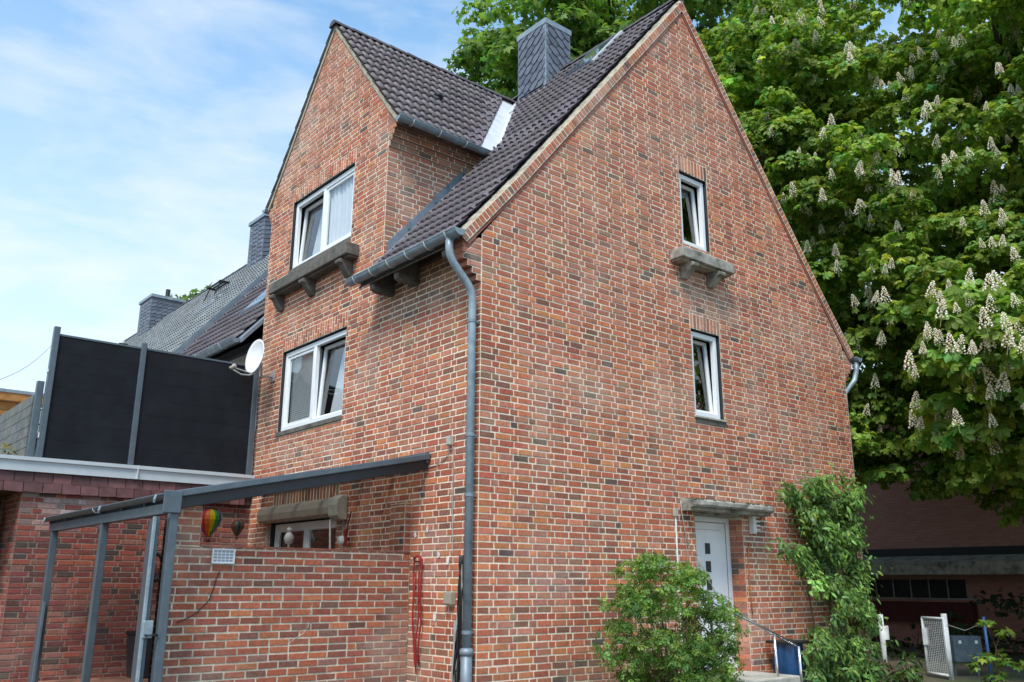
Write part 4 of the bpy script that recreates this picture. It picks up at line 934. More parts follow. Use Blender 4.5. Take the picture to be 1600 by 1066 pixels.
# brick pilaster on the front wall behind
b_ = MB(); pw = Wall(); FPf = Fr((-.11, 1.42, 0), (0, 1, 0), (-1, 0, 0)); FPs = Fr((0, 1.42, 0), (-1, 0, 0), (0, -1, 0))
pw.add(FPf, cells(rc, 0, .36, 1.9, 2.62, bond='stretch'), rc, .62); pw.add(FPs, cells(rc, 0, .11, 1.9, 2.62, bond='stretch'), rc, .7)
pil = make('pilaster', pw.mort, M['mortar_grey'], house); q = MB()
for it in pw.items: brick_solid(q, it[1], it[2], rc, it[3])
make('pilaster_brickwork', q, M['brick'], pil, col=True, kind='stuff')
# ------------------------------------------------------------------ patio roof
pg = thing('patio_roof', 'grey metal lean-to patio roof on slim posts against the front wall', 'canopy', (-3.25, 3.4, 0))
bx_, ya, yb, zl, zh = -3.25, 1.04, 5.95, 2.47, 3.17
b_ = MB(); b_.bar((bx_-.08, ya, zl+.0), (0.0, ya, zh), .06, .13, (0, 1, 0)); 
b_ = MB()
def slope_z(x): return zl+(zh-zl)*(x-bx_)/(0-bx_)
def rafter(y, w, h, name, m, dz=0.):
    b = MB(); b.hexa([(bx_-.06, y-w/2, slope_z(bx_-.06)-h/2+dz), (-.01, y-w/2, slope_z(-.01)-h/2+dz), (-.01, y+w/2, slope_z(-.01)-h/2+dz), (bx_-.06, y+w/2, slope_z(bx_-.06)-h/2+dz), (bx_-.06, y-w/2, slope_z(bx_-.06)+h/2+dz), (-.01, y-w/2, slope_z(-.01)+h/2+dz), (-.01, y+w/2, slope_z(-.01)+h/2+dz), (bx_-.06, y+w/2, slope_z(bx_-.06)+h/2+dz)])
    return make(name, b, M[m], pg, bev=.01)
rafter(ya, .07, .075, 'side_beam', 'metal_grey', .03); rafter(ya+.05, .05, .15, 'side_beam', 'anthracite', -.06)
for y in (1.85, 2.66, 3.48, 4.3, 5.12, yb): rafter(y, .055, .10, 'rafter', 'anthracite')
b_ = MB(); h = .012
b_.poly([(bx_-.05, ya+.02, slope_z(bx_-.05)+.06), (-.01, ya+.02, slope_z(0)+.06), (-.01, yb, slope_z(0)+.06), (bx_-.05, yb, slope_z(bx_-.05)+.06)]); make('roof_panel', b_, M['sheet'], pg)
b_ = MB(); b_.box(-.06, -.012, ya, yb, zh-.06, zh+.08); make('wall_plate', b_, M['metal_grey'], pg)
b_ = MB(); b_.box(bx_-.05, bx_+.05, ya-.04, yb+.04, zl-.17, zl-.055); make('front_beam', b_, M['metal_grey'], pg, bev=.008)
gutter('gutter', (bx_-.09, ya-.05, zl+.02), (bx_-.09, yb+.08, zl+.02), .05, pg, 1, 'metal_grey')
b_ = MB(); b_.box(bx_-.14, bx_+.05, ya-.06, ya-.035, zl-.175, zl+.06); make('end_plate', b_, M['metal_grey'], pg, bev=.01)
for y in (ya+.02, 3.45, 5.85):
    b_ = MB(); b_.box(bx_-.045, bx_+.045, y-.045, y+.045, .0, zl-.17); make('post', b_, M['metal_grey'], pg, bev=.008)
for y in (ya+.1, 3.1, 5.75):
    b_ = MB(); b_.tube([(bx_-.17, y, zl+.02), (bx_-.185, y, zl-.03), (bx_-.18, y+.01, zl-.06)], .014, 6); make('light_clip', b_, M['zinc'], pg)
# gate leaf standing open beside the near post
gtl = thing('garden_door', 'narrow light grey metal door standing open beside the brick pier', 'gate', (-3.3, 1.3, 0))
b_ = MB(); b_.hexa([(-3.42, 1.12, .06), (-3.36, 1.12, .06), (-3.14, 1.98, .06), (-3.20, 1.98, .06), (-3.42, 1.12, 2.26), (-3.36, 1.12, 2.26), (-3.14, 1.98, 2.26), (-3.20, 1.98, 2.26)]); make('leaf', b_, M['metal_grey'], gtl, bev=.006)
b_ = MB(); b_.box(-3.435, -3.405, 1.09, 1.13, .06, 2.26); make('frame_edge', b_, M['zinc'], gtl, bev=.004)
b_ = MB(); b_.box(-3.43, -3.33, 1.07, 1.115, 1.05, 1.22); lk = make('lock_case', b_, M['zinc'], gtl, bev=.008)
b_ = MB(); b_.tube([(-3.40, 1.07, 1.08), (-3.40, 1.01, 1.08), (-3.30, 1.0, 1.08)], .012, 8); make('handle', b_, M['black'], gtl, smooth=True)
# ------------------------------------------------------------------ things in the courtyard
rl = thing('roller_shutter_box', 'beige roller shutter housing above the ground floor window', 'shutter', (-.1, 4.4, 2.5))
def ext_y(mb, prof, y0, y1): mb.prism([(x, y0, z) for x, z in prof], (0, y1-y0, 0))
b_ = MB(); ext_y(b_, [(-.002, 2.55), (-.10, 2.54), (-.16, 2.58), (-.175, 2.68), (-.15, 2.78), (-.08, 2.82), (-.002, 2.82)], 3.36, 5.83); make('housing', b_, M['beige_pvc'], rl, bev=.008)
b_ = MB(); ext_y(b_, [(-.002, 2.48), (-.12, 2.48), (-.19, 2.54), (-.20, 2.70), (-.17, 2.80), (-.09, 2.85), (-.002, 2.85)], 3.10, 3.352); make('end_cap', b_, M['concrete_light'], rl, bev=.02)
b_ = MB(); b_.tube([(-.14, 3.36, 2.50), (-.10, 3.34, 1.6)], .014, 6); make('pull_rod', b_, M['white_paint'], rl)
for y0_, y1_ in ((3.15, 3.2), (5.66, 5.72)):
    b_ = MB(); b_.box(-.03, -.002, y0_, y1_, 1.5, 2.5); make('guide_rail', b_, M['beige_pvc'], rl)
# rainbow balloon ornaments hung under the patio roof
def balloon(name, label, c, r, cols, n=14):
    t = thing(name, label, 'ornament', c, 'balloon ornaments under the patio roof'); c = Vector(c); prof = [(.02, -1.3), (.25, -1.15), (.55, -.75), (.85, -.25), (1., .15), (.95, .5), (.75, .8), (.4, .98), (.02, 1.03)]
    b = MB(); b.lathe([(a*r, h*r) for a, h in prof], c, n, cf=lambda i, k: cols[k % len(cols)]); make('envelope', b, M['colour'], t, col=True, smooth=False)
    b = MB(); b.lathe([(.18*r, -1.75*r), (.22*r, -1.5*r), (.2*r, -1.5*r), (.02, -1.74*r)], c, 10); make('basket', b, M['wood_dark'], t)
    b = MB(); b.tube([c+Vector((0, 0, r)), Vector((c.x, c.y, slope_z(c.x)+.0))], .004, 5)
    for k in range(4): a = k*math.pi/2; b.tube([c+Vector((math.cos(a)*.5*r, math.sin(a)*.5*r, -.8*r)), c+Vector((math.cos(a)*.2*r, math.sin(a)*.2*r, -1.5*r))], .003, 4)
    make('cord', b, M['black'], t)
    return t
rain = [(.45, .01, .02), (.6, .12, .01), (.65, .45, .01), (.05, .32, .04), (.01, .10, .35), (.02, .02, .16), (.18, .02, .2)]
cb_ = at(327, 815, 'y', 4.0); balloon('balloon_ornament', 'large rainbow striped hot air balloon ornament hanging above the garden wall', cb_, .165, rain[1:]+rain[:1])
cb_ = at(371, 824, 'y', 4.4); balloon('balloon_ornament', 'small dark multicoloured balloon ornament hanging beside the rainbow one', cb_, .10, [(.03, .10, .10), (.22, .05, .03), (.06, .12, .03), (.03, .04, .12), (.25, .13, .02)])
# solar panel lamp on the wall
sp = thing('solar_panel', 'small white framed solar panel fixed to the garden wall', 'solar panel', (-2.5, CWY, 1.8))
s0 = at(333, 857, 'y', CWY-.03); s1 = at(366, 881, 'y', CWY-.03)
b_ = MB(); ring(b_, FC, -s1.x, -s0.x, s1.z, s0.z, .012, .005, .035); make('frame', b_, M['pvc'], sp)
b_ = MB(); fbox(b_, FC, -s1.x+.012, -s0.x-.012, s1.z+.012, s0.z-.012, .008, .022); make('backing', b_, M['pvc'], sp)
cw_ = (s1.x-s0.x-.03)/5; chh = (s0.z-s1.z-.03)/4
for i in range(5):
    for j in range(4):
        b_ = MB(); u = -s1.x+.015+i*cw_; v = s1.z+.015+j*chh; fbox(b_, FC, u+.005, u+cw_-.005, v+.005, v+chh-.005, .02, .025); make('cell', b_, M['panel_blue'], sp)
b_ = MB(); q = [at(u, v, 'y', CWY-.008) for u, v in ((343, 893), (338, 905), (333, 922), (325, 940), (310, 955), (296, 965), (275, 973))]; b_.tube(q, .005, 5); tag(make('cable', b_, M['black']), 'thin black cable running down the garden wall below the solar panel', 'cable')
# red hose
hs = MB(); hp = []
y0, z0 = at(652, 880, 'x', -.06).y, at(652, 875, 'x', -.06).z
for k in range(2):
    w_ = .085-.022*k; l_ = 1.25+.12*k; dx = -.012*k
    for t in range(9): a = math.pi*t/8; hp.append((-.05+dx, y0+w_*math.cos(a), z0+.6*w_*math.sin(a)))
    for t in range(1, 9): hp.append((-.05+dx+.01*math.sin(t*1.7+k), y0-w_+.03*t/8*k+.012*math.sin(t*1.1+k), z0-l_*t/8))
    for t in range(7, 0, -1): hp.append((-.06+dx+.01*math.sin(t*1.3), y0+w_-.055*t/8*(1+k*.3)+.015*math.sin(t*1.5+k), z0-l_*t/8))
hs.tube(hp, .011, 8); hk = thing('garden_hose', 'red garden hose hung in long loops on the wall beside the downpipe', 'hose', (-.05, y0, z0-1.2)); make('hose_loop', hs, M['hose_red'], hk, smooth=True)
b_ = MB(); b_.tube([(-.0, y0, z0-.02), (-.1, y0, z0-.02), (-.12, y0, z0+.03)], .01, 6); make('hook', b_, M['black'], hk)
# cable bundle and boxes by the corner
cbn = thing('cable_bundle', 'bundle of loose black and grey cables hanging beside the downpipe', 'cable', (-.06, .3, .3)); ct0 = at(722, 868, 'x', -.06)
for i in range(11):
    b_ = MB(); ph = rc.uniform(0, 6); sp_ = rc.uniform(-.04, .20); q = []
    for t in range(15):
        s = t/14; q.append((-.05-.02*math.sin(s*5+ph)-.015*(i % 3), ct0.y+rc.uniform(-.004, .004)+.03*math.sin(s*7+ph)*s+sp_*s*s+rc.uniform(-.01, .01), ct0.z-s*(1.55+.05*(i % 4))))
    b_.tube(q, rc.choice([.007, .009, .011]), 6); make('cable', b_, M['black'] if i % 4 else M['cable_grey'], cbn, smooth=True)
b_ = MB(); b_.tube([(-.05, ct0.y+.12, ct0.z-.75), (-.05, ct0.y+.13, 0)], .02, 8); make('conduit', b_, M['cable_grey'], cbn)
def wallbox(name, label, F, u, v, w, h, d, m):
    b = MB(); fbox(b, F, u-w/2, u+w/2, v-h/2, v+h/2, 0, d); t = thing(name, label, 'box', F.P(u, v-h/2, 0), 'junction boxes on the front wall'); make('housing', b, M[m], t, bev=.006)
    b = MB(); fbox(b, F, u-w/2+.012, u+w/2-.012, v-h/2+.012, v+h/2-.012, d, d+.006); make('cover', b, M[m], t, bev=.003)
    return t
p = at(706, 689, 'x', 0); wb = wallbox('junction_box', 'small pale junction box high on the front wall near the downpipe', FF, p.y, p.z, .085, .12, .06, 'concrete_light')
q = MB(); q.tube([FF.P(p.y+.01, p.z-.06, .02), FF.P(p.y+.03, p.z-.12, .012), FF.P(p.y+.10, p.z-.2, .01), FF.P(p.y+.3, p.z-.28, .01), FF.P(p.y+.6, p.z-.3, .01), FF.P(p.y+.9, p.z-.26, .01)], .006, 5); q.tube([FF.P(p.y-.02, p.z-.06, .02), FF.P(p.y-.06, p.z-.1, .012), FF.P(p.y-.06, p.z-.9, .012), FF.P(p.y-.09, p.z-1.4, .012)], .006, 5); make('cable', q, M['cable_grey'], wb)
p = at(708, 935, 'x', 0); wallbox('junction_box', 'beige junction box low on the front wall beside the cable bundle', FF, p.y+.03, p.z, .16, .15, .07, 'beige_pvc')
# lump of objects on the wall behind: red scraper, white lamp, white duck ornament
p = at(541, 838, 'x', -.1); rd_ = thing('red_tool', 'small red tool hanging on the wall right of the shutter', 'tool', (p.x, p.y, p.z-.1)); b_ = MB(); b_.prism([(p.x, p.y-.07, p.z+.10), (p.x, p.y+.06, p.z+.08), (p.x, p.y+.03, p.z), (p.x, p.y+.05, p.z-.13), (p.x, p.y-.04, p.z-.14), (p.x, p.y-.03, p.z+.01)], (-.025, 0, 0)); make('blade', b_, M['hose_red'], rd_, bev=.005)
b_ = MB(); b_.tube([(p.x, p.y, p.z+.09), (p.x+.06, p.y, p.z+.35)], .01, 6); make('handle', b_, M['black'], rd_)
p = at(534, 845, 'x', -.12); lp_ = thing('wall_spotlight', 'round white spotlight beside the ground floor window', 'lamp', p); b_ = MB(); b_.lathe([(.01, -.05), (.06, -.04), (.075, .0), (.06, .04), (.01, .055)], p, 12, (1, 0, 0)); make('head', b_, M['white_paint'], lp_, smooth=True); b_ = MB(); b_.tube([p+Vector((.04, 0, 0)), Vector((0, p.y, p.z+.04))], .014, 6); make('arm', b_, M['black'], lp_)
p = at(452, 838, 'x', -.06); dk = thing('bird_ornament', 'small white bird ornament in front of the ground floor window', 'ornament', (p.x, p.y, p.z-.2)); b_ = MB(); b_.lathe([(.005, -.13), (.06, -.11), (.085, -.03), (.06, .03), (.035, .06)], p, 12); b_.lathe([(.005, -.05), (.045, -.02), (.05, .02), (.01, .05)], p+Vector((0, -.01, .10)), 12); b_.lathe([(.018, 0), (.004, .06)], p+Vector((0, -.05, .10)), 8, (0, -1, 0)); make('body', b_, M['white_paint'], dk, smooth=True)
b_ = MB(); b_.tube([p+Vector((0, 0, -.12)), Vector((p.x, p.y, wFG[2]))], .02, 8); make('stand', b_, M['white_paint'], dk)
# dark bin, wall ornament and leaning board on the patio
bn = thing('patio_bin', 'dark plastic bin standing at the back of the patio', 'bin', (-1.9, 6.1, .2)); b_ = MB(); p = at(228, 1040, 'y', 6.0)
b_.hexa([(p.x-.2, 5.85, .2), (p.x+.2, 5.85, .2), (p.x+.2, 6.25, .2), (p.x-.2, 6.25, .2), (p.x-.24, 5.8, .82), (p.x+.24, 5.8, .82), (p.x+.24, 6.3, .82), (p.x-.24, 6.3, .82)]); make('body', b_, M['anthracite'], bn, bev=.02)
b_ = MB(); b_.box(p.x-.26, p.x+.26, 5.78, 6.32, .82, .87); make('lid', b_, M['black'], bn, bev=.015)
p = at(241, 886, 'y', 6.4); wo = thing('wall_wreath', 'dark round wicker wreath hanging on the annex wall', 'ornament', p)
for k in range(6):
    b_ = MB(); b_.tube([p+Vector((math.cos(a)*(.13+.015*math.sin(a*5+k)), -.02*math.sin(a*4+k)-.02, math.sin(a)*(.20+.02*math.cos(a*6+k)))) for a in [i*math.pi/12 for i in range(25)]], .022, 6); make('strand', b_, M['black'], wo)
b_ = MB(); b_.hexa([(-3.40, 5.35, .0), (-3.36, 5.35, .0), (-3.36, 5.6, .0), (-3.40, 5.6, .0), (-3.30, 5.72, 1.32), (-3.26, 5.72, 1.32), (-3.26, 5.86, 1.32), (-3.30, 5.86, 1.32)]); tag(make('leaning_board', b_, M['metal_grey'], bev=.005), 'grey board leaning on the leftmost patio post', 'board')
# ------------------------------------------------------------------ satellite dish
wm = at(427, 589, 'x', 0); dcn = at(399, 557, 'y', wm.y-.02); dcx = -.42
dcn = at(398, 557, 'x', dcx)
ds = thing('satellite_dish', 'white satellite dish on an arm at the left edge of the front wall', 'satellite dish', wm)
dn_ = Vector((-.99, -.07, .11)).normalized(); b_ = MB(); prof = [(a*.9, b) for a, b in [(0.001, -.065), (.12, -.058), (.22, -.04), (.30, -.012), (.345, .008), (.35, .0), (.30, -.022), (.2, -.052), (0.001, -.078)]]
b_.lathe(prof, dcn, 32, dn_, sc=(1, 1)); make('reflector', b_, M['dish'], ds, smooth=True)
low = dcn+Vector((0, 0, -.30))-dn_*.02; lnb = at(363, 574, 'x', dcx-.42)
b_ = MB(); b_.tube([low, low+Vector((-.1, 0, -.05)), lnb+Vector((.16, 0, -.10)), lnb+Vector((0, 0, -.03))], .014, 6); b_.tube([low+Vector((0, .05, 0)), lnb], .011, 6); make('feed_arm', b_, M['cable_grey'], ds, smooth=True)
b_ = MB(); ax_ = (dcn-lnb).normalized(); b_.lathe([(.005, -.05), (.03, -.045), (.03, .02), (.045, .03), (.045, .06), (.005, .062)], lnb, 12, ax_); make('receiver', b_, M['concrete_light'], ds, smooth=True)
b_ = MB(); b_.tube([dcn-dn_*.08, dcn-dn_*.14+Vector((0, 0, -.12)), (dcx+.2, wm.y+.0, wm.z-.02), (0.0, wm.y, wm.z)], .022, 8); b_.box(-.02, 0.0, wm.y-.08, wm.y+.08, wm.z-.09, wm.z+.09); make('mount', b_, M['cable_grey'], ds)
b_ = MB(); b_.tube([(-.02, YF-.03, 5.0), (-.015, YF-.02, 4.7), (-.02, YF-.06, 4.4), (-.015, YF-.01, 4.0), (-.015, YF-.05, 3.45)], .008, 5); make('cable', b_, M['white_paint'], ds)
# ------------------------------------------------------------------ door-side things
p = at(1176, 817, 'y', -.06); wl = thing('wall_lamp', 'white louvred wall lamp right of the front door', 'lamp', (p.x, 0, p.z-.2)); b_ = MB(); fbox(b_, FG, p.x-.03, p.x+.05, p.z-.17, p.z+.17, 0, .10); make('body', b_, M['white_paint'], wl, bev=.01)
for i in range(5):
    b_ = MB(); z = p.z-.12+i*.065; fbox(b_, FG, p.x+.05, p.x+.16, z, z+.028, .01, .09); make('louvre', b_, M['white_paint'], wl, bev=.006)
b_ = MB(); fbox(b_, FG, p.x+.05, p.x+.13, p.z-.15, p.z+.15, 0, .02); make('back_plate', b_, M['cable_grey'], wl)
p = at(1053.5, 800, 'y', 0); cdt = thing('conduit', 'thin white conduit with small box left of the front door', 'pipe', (p.x, 0, 0)); b_ = MB(); b_.tube([(p.x, -.02, p.z-.05), (p.x+.02, -.02, .1)], .013, 8); make('tube', b_, M['white_paint'], cdt)
b_ = MB(); fbox(b_, FG, p.x-.035, p.x+.035, p.z-.07, p.z+.05, 0, .05); make('box', b_, M['concrete_light'], cdt, bev=.006)
b_ = MB(); q = [at(u, v, 'y', -.03) for u, v in ((1063, 782), (1066, 805), (1070, 830), (1076, 850), (1083, 864), (1090, 868))]; b_.tube(q, .008, 5); b_.tube([at(u, v, 'y', -.015) for u, v in ((1065, 800), (1070, 830), (1074, 870), (1076, 905))], .006, 5); b_.tube([at(u, v, 'y', -.06) for u, v in ((1092, 870), (1100, 890), (1112, 915), (1122, 935), (1128, 945))], .007, 5)
tag(make('door_cable', b_, M['beige_pvc'], smooth=True), 'loose beige cable looping from the door canopy past the door', 'cable')
b_ = MB(); b_.tube([at(u, v, 'y', -.015) for u, v in ((1171, 848), (1169, 866), (1170, 890), (1173, 930), (1176, 960))], .009, 6); tag(make('copper_cable', b_, M['wood_orange'], smooth=True), 'orange brown cable running down the wall right of the door', 'cable')
st = thing('door_steps', 'concrete landing and steps below the front door', 'steps', (4.6, -.5, 0))
b_ = MB(); b_.box(3.75, 5.08, -.95, -.01, 0, .36); make('landing', b_, M['concrete_light'], st, bev=.02)
b_ = MB(); b_.box(5.082, 5.42, -.95, -.01, 0, .18); make('step', b_, M['concrete_light'], st, bev=.02)
hr = thing('handrail', 'polished steel handrail on posts beside the door steps', 'railing', (4.8, -.9, 0))
a_ = at(1108, 938, 'y', -.9); b2 = at(1243, 1008, 'y', -.9); b_ = MB(); b_.tube([a_, b2], .021, 10); make('rail', b_, M['steel'], hr, smooth=True)
for u, v in ((1210, 992), (1248, 1010)):
    p = at(u, v, 'y', -.9); p2 = at(u+3, 1066, 'y', -.9); b_ = MB(); b_.tube([p, (p.x+.01, -.9, 0)], .019, 10); make('post', b_, M['steel'], hr, smooth=True)
p = at(1110, 945, 'y', -.9); b_ = MB(); b_.tube([(p.x, -.9, p.z), (p.x, -.9, .36)], .019, 10); make('post', b_, M['steel'], hr, smooth=True)
bg_ = thing('waste_bag_stand', 'blue waste bag on a stand beside the door steps', 'bag', (5.9, -.25, 0)); c = at(1233, 1030, 'y', -.3)
b_ = MB(); n = 28; V = []; lv = [(0, .80), (.15, .95), (.4, 1.0), (.62, .95), (.74, .92)]
for z, s in lv:
    for k in range(n):
        a = 2*math.pi*k/n; r_ = s*(1+.05*math.sin(k*2.3+z*3)+.04*math.sin(k*5.1)); ca, sa = math.cos(a), math.sin(a)
        V.append((c.x+.23*r_*math.copysign(abs(ca)**.6, ca), -.3+.18*r_*math.copysign(abs(sa)**.6, sa), z))
b_.mesh(V, [(i*n+k, i*n+(k+1) % n, (i+1)*n+(k+1) % n, (i+1)*n+k) for i in range(4) for k in range(n)]); make('bag', b_, M['bag_blue'], bg_, smooth=True)
b_ = MB(); b_.box(c.x-.27, c.x+.27, -.5, -.08, .735, .775); make('lid', b_, M['black'], bg_, bev=.012)
# ------------------------------------------------------------------ garden gate on the right
def gp(u, v, t): return along(u, v, t)
TG = 15.6
GL = along(1386, 1066, TG); GR = along(1487, 1066, TG-.1)
def onray(u, v, base): # point above base seen at row v
    d = ray(u, v); k = ((base.x-CAM.x)*d.x+(base.y-CAM.y)*d.y)/(d.x*d.x+d.y*d.y); return CAM+d*k
ga = thing('garden_gate', 'white metal mesh garden gate standing open between white posts', 'gate', (GR.x, GR.y, 0))
for (u, v, r_), nm in (((1376, 960, .045), 'post'), ((1477, 959, .05), 'post')):
    base = GL if u < 1400 else GR; top = onray(u, v, base); b_ = MB(); b_.tube([(base.x, base.y, -.02), (base.x, base.y, top.z)], r_, 12); make(nm, b_, M['white_paint'], ga, smooth=True)
ztop = onray(1477, 963, GR).z; hx = GR+Vector((-.07, -.02, 0)); ld_ = Vector((-.52, .33, 0)).normalized(); gw_ = .62
ld_ = (along(1447, 1066, TG+.5)-hx); ld_.z = 0; ld_.normalize()
b_ = MB()
for s in (.0, gw_): b_.tube([(hx.x+ld_.x*s, hx.y+ld_.y*s, .06), (hx.x+ld_.x*s, hx.y+ld_.y*s, ztop-.04)], .022, 8)
for z in (.07, ztop-.04): b_.tube([(hx.x, hx.y, z), (hx.x+ld_.x*gw_, hx.y+ld_.y*gw_, z)], .022, 8)
make('leaf_frame', b_, M['white_paint'], ga, smooth=True)
b_ = MB()
for i in range(1, 12):
    s = gw_*i/12; b_.tube([(hx.x+ld_.x*s, hx.y+ld_.y*s, .07), (hx.x+ld_.x*s, hx.y+ld_.y*s, ztop-.05)], .0035, 4, cap=False)
for i in range(1, 32): z = .07+(ztop-.12)*i/32; b_.tube([(hx.x, hx.y, z), (hx.x+ld_.x*gw_, hx.y+ld_.y*gw_, z)], .0035, 4, cap=False)
make('mesh_infill', b_, M['white_paint'], ga)
q = hx+ld_*(gw_-.02); b_ = MB(); b_.box(q.x-.05, q.x+.03, q.y-.06, q.y+.02, ztop-.52, ztop-.22); make('lock_case', b_, M['white_paint'], ga, bev=.008)
q = GL; b_ = MB(); b_.box(q.x+.03, q.x+.10, q.y-.08, q.y-.02, onray(1376, 1000, GL).z, onray(1376, 978, GL).z); make('strike_plate', b_, M['white_paint'], ga, bev=.008)
# blue fence post, grey letterbox
BP = along(1550, 1066, 14.8); bt = onray(1539, 964, BP)
b_ = MB(); b_.tube([(BP.x, BP.y, -.05), (BP.x, BP.y, bt.z)], .024, 8); bpo = thing('fence_post', 'thin blue metal fence post right of the gate', 'post', (BP.x, BP.y, 0)); make('post', b_, M['blue_paint'], bpo, smooth=True)
b_ = MB(); b_.tube([(GR.x, GR.y, onray(1483, 975, GR).z), ((GR.x+BP.x)/2, (GR.y+BP.y)/2, onray(1483, 980, GR).z-.04), (BP.x, BP.y, onray(1539, 973, BP).z)], .006, 5); make('wire', b_, M['cable_grey'], bpo)
lb = thing('letterbox', 'grey metal double letterbox behind the gate post', 'letterbox', along(1510, 1066, 16.2)); q0 = along(1488, 994, 16.2); q1 = along(1531, 1034, 16.2)
sd = Vector((_r.x, _r.y, 0)).normalized(); bk_ = Vector((-sd.y, sd.x, 0)); wv = .52; hv = q0.z-q1.z
o_ = Vector((q0.x, q0.y, q1.z)); b_ = MB(); P8 = [o_, o_+sd*wv, o_+sd*wv+bk_*.3, o_+bk_*.3]; b_.hexa(P8+[p+Vector((0, 0, hv)) for p in P8]); make('body', b_, mat('letterbox_paint', (.07, .10, .125), .5, var=.3, scale=12), lb, bev=.012)
for s in (.1, .4):
    b_ = MB(); p0 = o_+sd*s+Vector((0, 0, hv-.13))-bk_*.004; b_.hexa([p0, p0+sd*.05, p0+sd*.05+bk_*.01, p0+bk_*.01]+[x+Vector((0, 0, .055)) for x in (p0, p0+sd*.05, p0+sd*.05+bk_*.01, p0+bk_*.01)]); make('name_plate', b_, M['white_paint'], lb)
for s in (.05, .47):
    b_ = MB(); p0 = o_+sd*s+bk_*.15; b_.tube([p0, (p0.x, p0.y, 0)], .02, 8); make('leg', b_, M['metal_grey'], lb)
# ------------------------------------------------------------------ background building on the right
def farbrick():
    m = mat('farbrick', (.30, .12, .10), .9, var=.25, scale=2.2); t = m.node_tree; b = t.nodes['Principled BSDF']
    br = t.nodes.new('ShaderNodeTexBrick'); br.inputs['Scale'].default_value = 1; br.inputs['Brick Width'].default_value = .25; br.inputs['Row Height'].default_value = .0833; br.inputs['Mortar Size'].default_value = .006
    br.inputs['Color1'].default_value = (.56, .26, .20, 1); br.inputs['Color2'].default_value = (.48, .21, .165, 1); br.inputs['Mortar'].default_value = (.30, .22, .19, 1)
    gmt = t.nodes.new('ShaderNodeNewGeometry'); sp_ = t.nodes.new('ShaderNodeSeparateXYZ'); cb2 = t.nodes.new('ShaderNodeCombineXYZ'); t.links.new(gmt.outputs['Position'], sp_.inputs[0]); t.links.new(sp_.outputs[1], cb2.inputs[0]); t.links.new(sp_.outputs[2], cb2.inputs[1]); t.links.new(cb2.outputs[0], br.inputs['Vector']); t.links.new(br.outputs['Color'], b.inputs['Base Color'])
    return m
M['farbrick'] = farbrick()
XB_ = 18.
bb = thing('outbuilding', 'dim brick outbuilding with grey lean-to eave under the chestnut trees', 'building', (XB_+3, 3, 0))
b_ = MB(); b_.box(XB_, XB_+8, -7, 10, 0, 7); make('wall', b_, M['farbrick'], bb)
zz_ = lambda v, x: at(1430, v, 'x', x).z
e0_, e1_ = zz_(898, XB_-1.5), zz_(879, XB_-1.5); f0_, f1_ = zz_(876, XB_-.15), zz_(857, XB_-.15); w0_, w1_ = zz_(934, XB_), zz_(906, XB_)
b_ = MB(); b_.hexa([(XB_-1.5, -6.5, e0_), (XB_, -6.5, e0_+.2), (XB_, 9.5, e0_+.2), (XB_-1.5, 9.5, e0_), (XB_-1.5, -6.5, e1_), (XB_, -6.5, e1_+.22), (XB_, 9.5, e1_+.22), (XB_-1.5, 9.5, e1_)]); make('lean_to_roof', b_, M['concrete'], bb)
b_ = MB(); b_.box(XB_-.15, XB_-.002, -6.5, 9.5, f0_, f1_); make('fascia_board', b_, M['anthracite'], bb)
b_ = MB(); b_.box(XB_-.02, XB_-.004, 2.2, 5.2, w0_, w1_); bwn = make('window', b_, M['black'], bb)
for i in range(7):
    b_ = MB(); y = 2.2+i*.5; b_.box(XB_-.06, XB_-.03, y-.012, y+.012, w0_, w1_); make('window_bar', b_, M['cable_grey'], bwn)
b_ = MB(); b_.box(XB_-.08, XB_-.025, 2.0, 5.4, w0_-.04, w0_-.002); make('sill', b_, M['cable_grey'], bwn)
b_ = MB(); b_.box(XB_-.3, XB_-.05, 2.0, 6.2, w0_-.62, w0_-.1); make('red_panel', b_, mat('red_panel', (.09, .012, .016), .6, var=.3), bb)
# ------------------------------------------------------------------ vegetation
def leafcloud(name, tpl, faces, mats_, pos, cols, m, parent=None, kind=None):
    tpl = np.array(tpl); n = len(pos); k = len(tpl)
    V = np.einsum('nij,kj->nki', mats_, tpl)+pos[:, None, :]; V = V.reshape(-1, 3)
    c = np.array([(V[:, 0].min()+V[:, 0].max())/2, (V[:, 1].min()+V[:, 1].max())/2, V[:, 2].min()]); V = V-c
    F = []; fc = []
    tot = np.array([len(f) for f in faces]); loops = np.concatenate([np.array(f) for f in faces])
    L = (loops[None, :]+(np.arange(n)*k)[:, None]).ravel(); ls = np.tile(tot, n); start = np.concatenate([[0], np.cumsum(ls)[:-1]])
    me = bpy.data.meshes.new(name); me.vertices.add(len(V)); me.vertices.foreach_set('co', V.astype('f').ravel()); me.loops.add(len(L)); me.loops.foreach_set('vertex_index', L.astype('i')); me.polygons.add(len(ls)); me.polygons.foreach_set('loop_start', start.astype('i')); me.polygons.foreach_set('loop_total', ls.astype('i')); me.update(calc_edges=True)
    a = me.attributes.new('col', 'FLOAT_COLOR', 'FACE'); cc_ = np.ones((n, len(faces), 4), 'f'); cc_[:, :, :3] = np.array(cols)[:, None, :]; a.data.foreach_set('color', cc_.ravel())
    return finish(name, me, m, parent, Vector(c), kind)
rng = np.random.default_rng(5)
def orient(nrm, scale, roll=None, r=rng):
    """matrices whose +z is nrm, random roll, scale"""
    n = nrm/np.linalg.norm(nrm, axis=1, keepdims=True); k = len(n); t = r.normal(size=(k, 3)); x = t-n*(t*n).sum(1, keepdims=True); x /= np.linalg.norm(x, axis=1, keepdims=True); y = np.cross(n, x)
    return np.stack([x, y, n], 2)*scale[:, None, None]
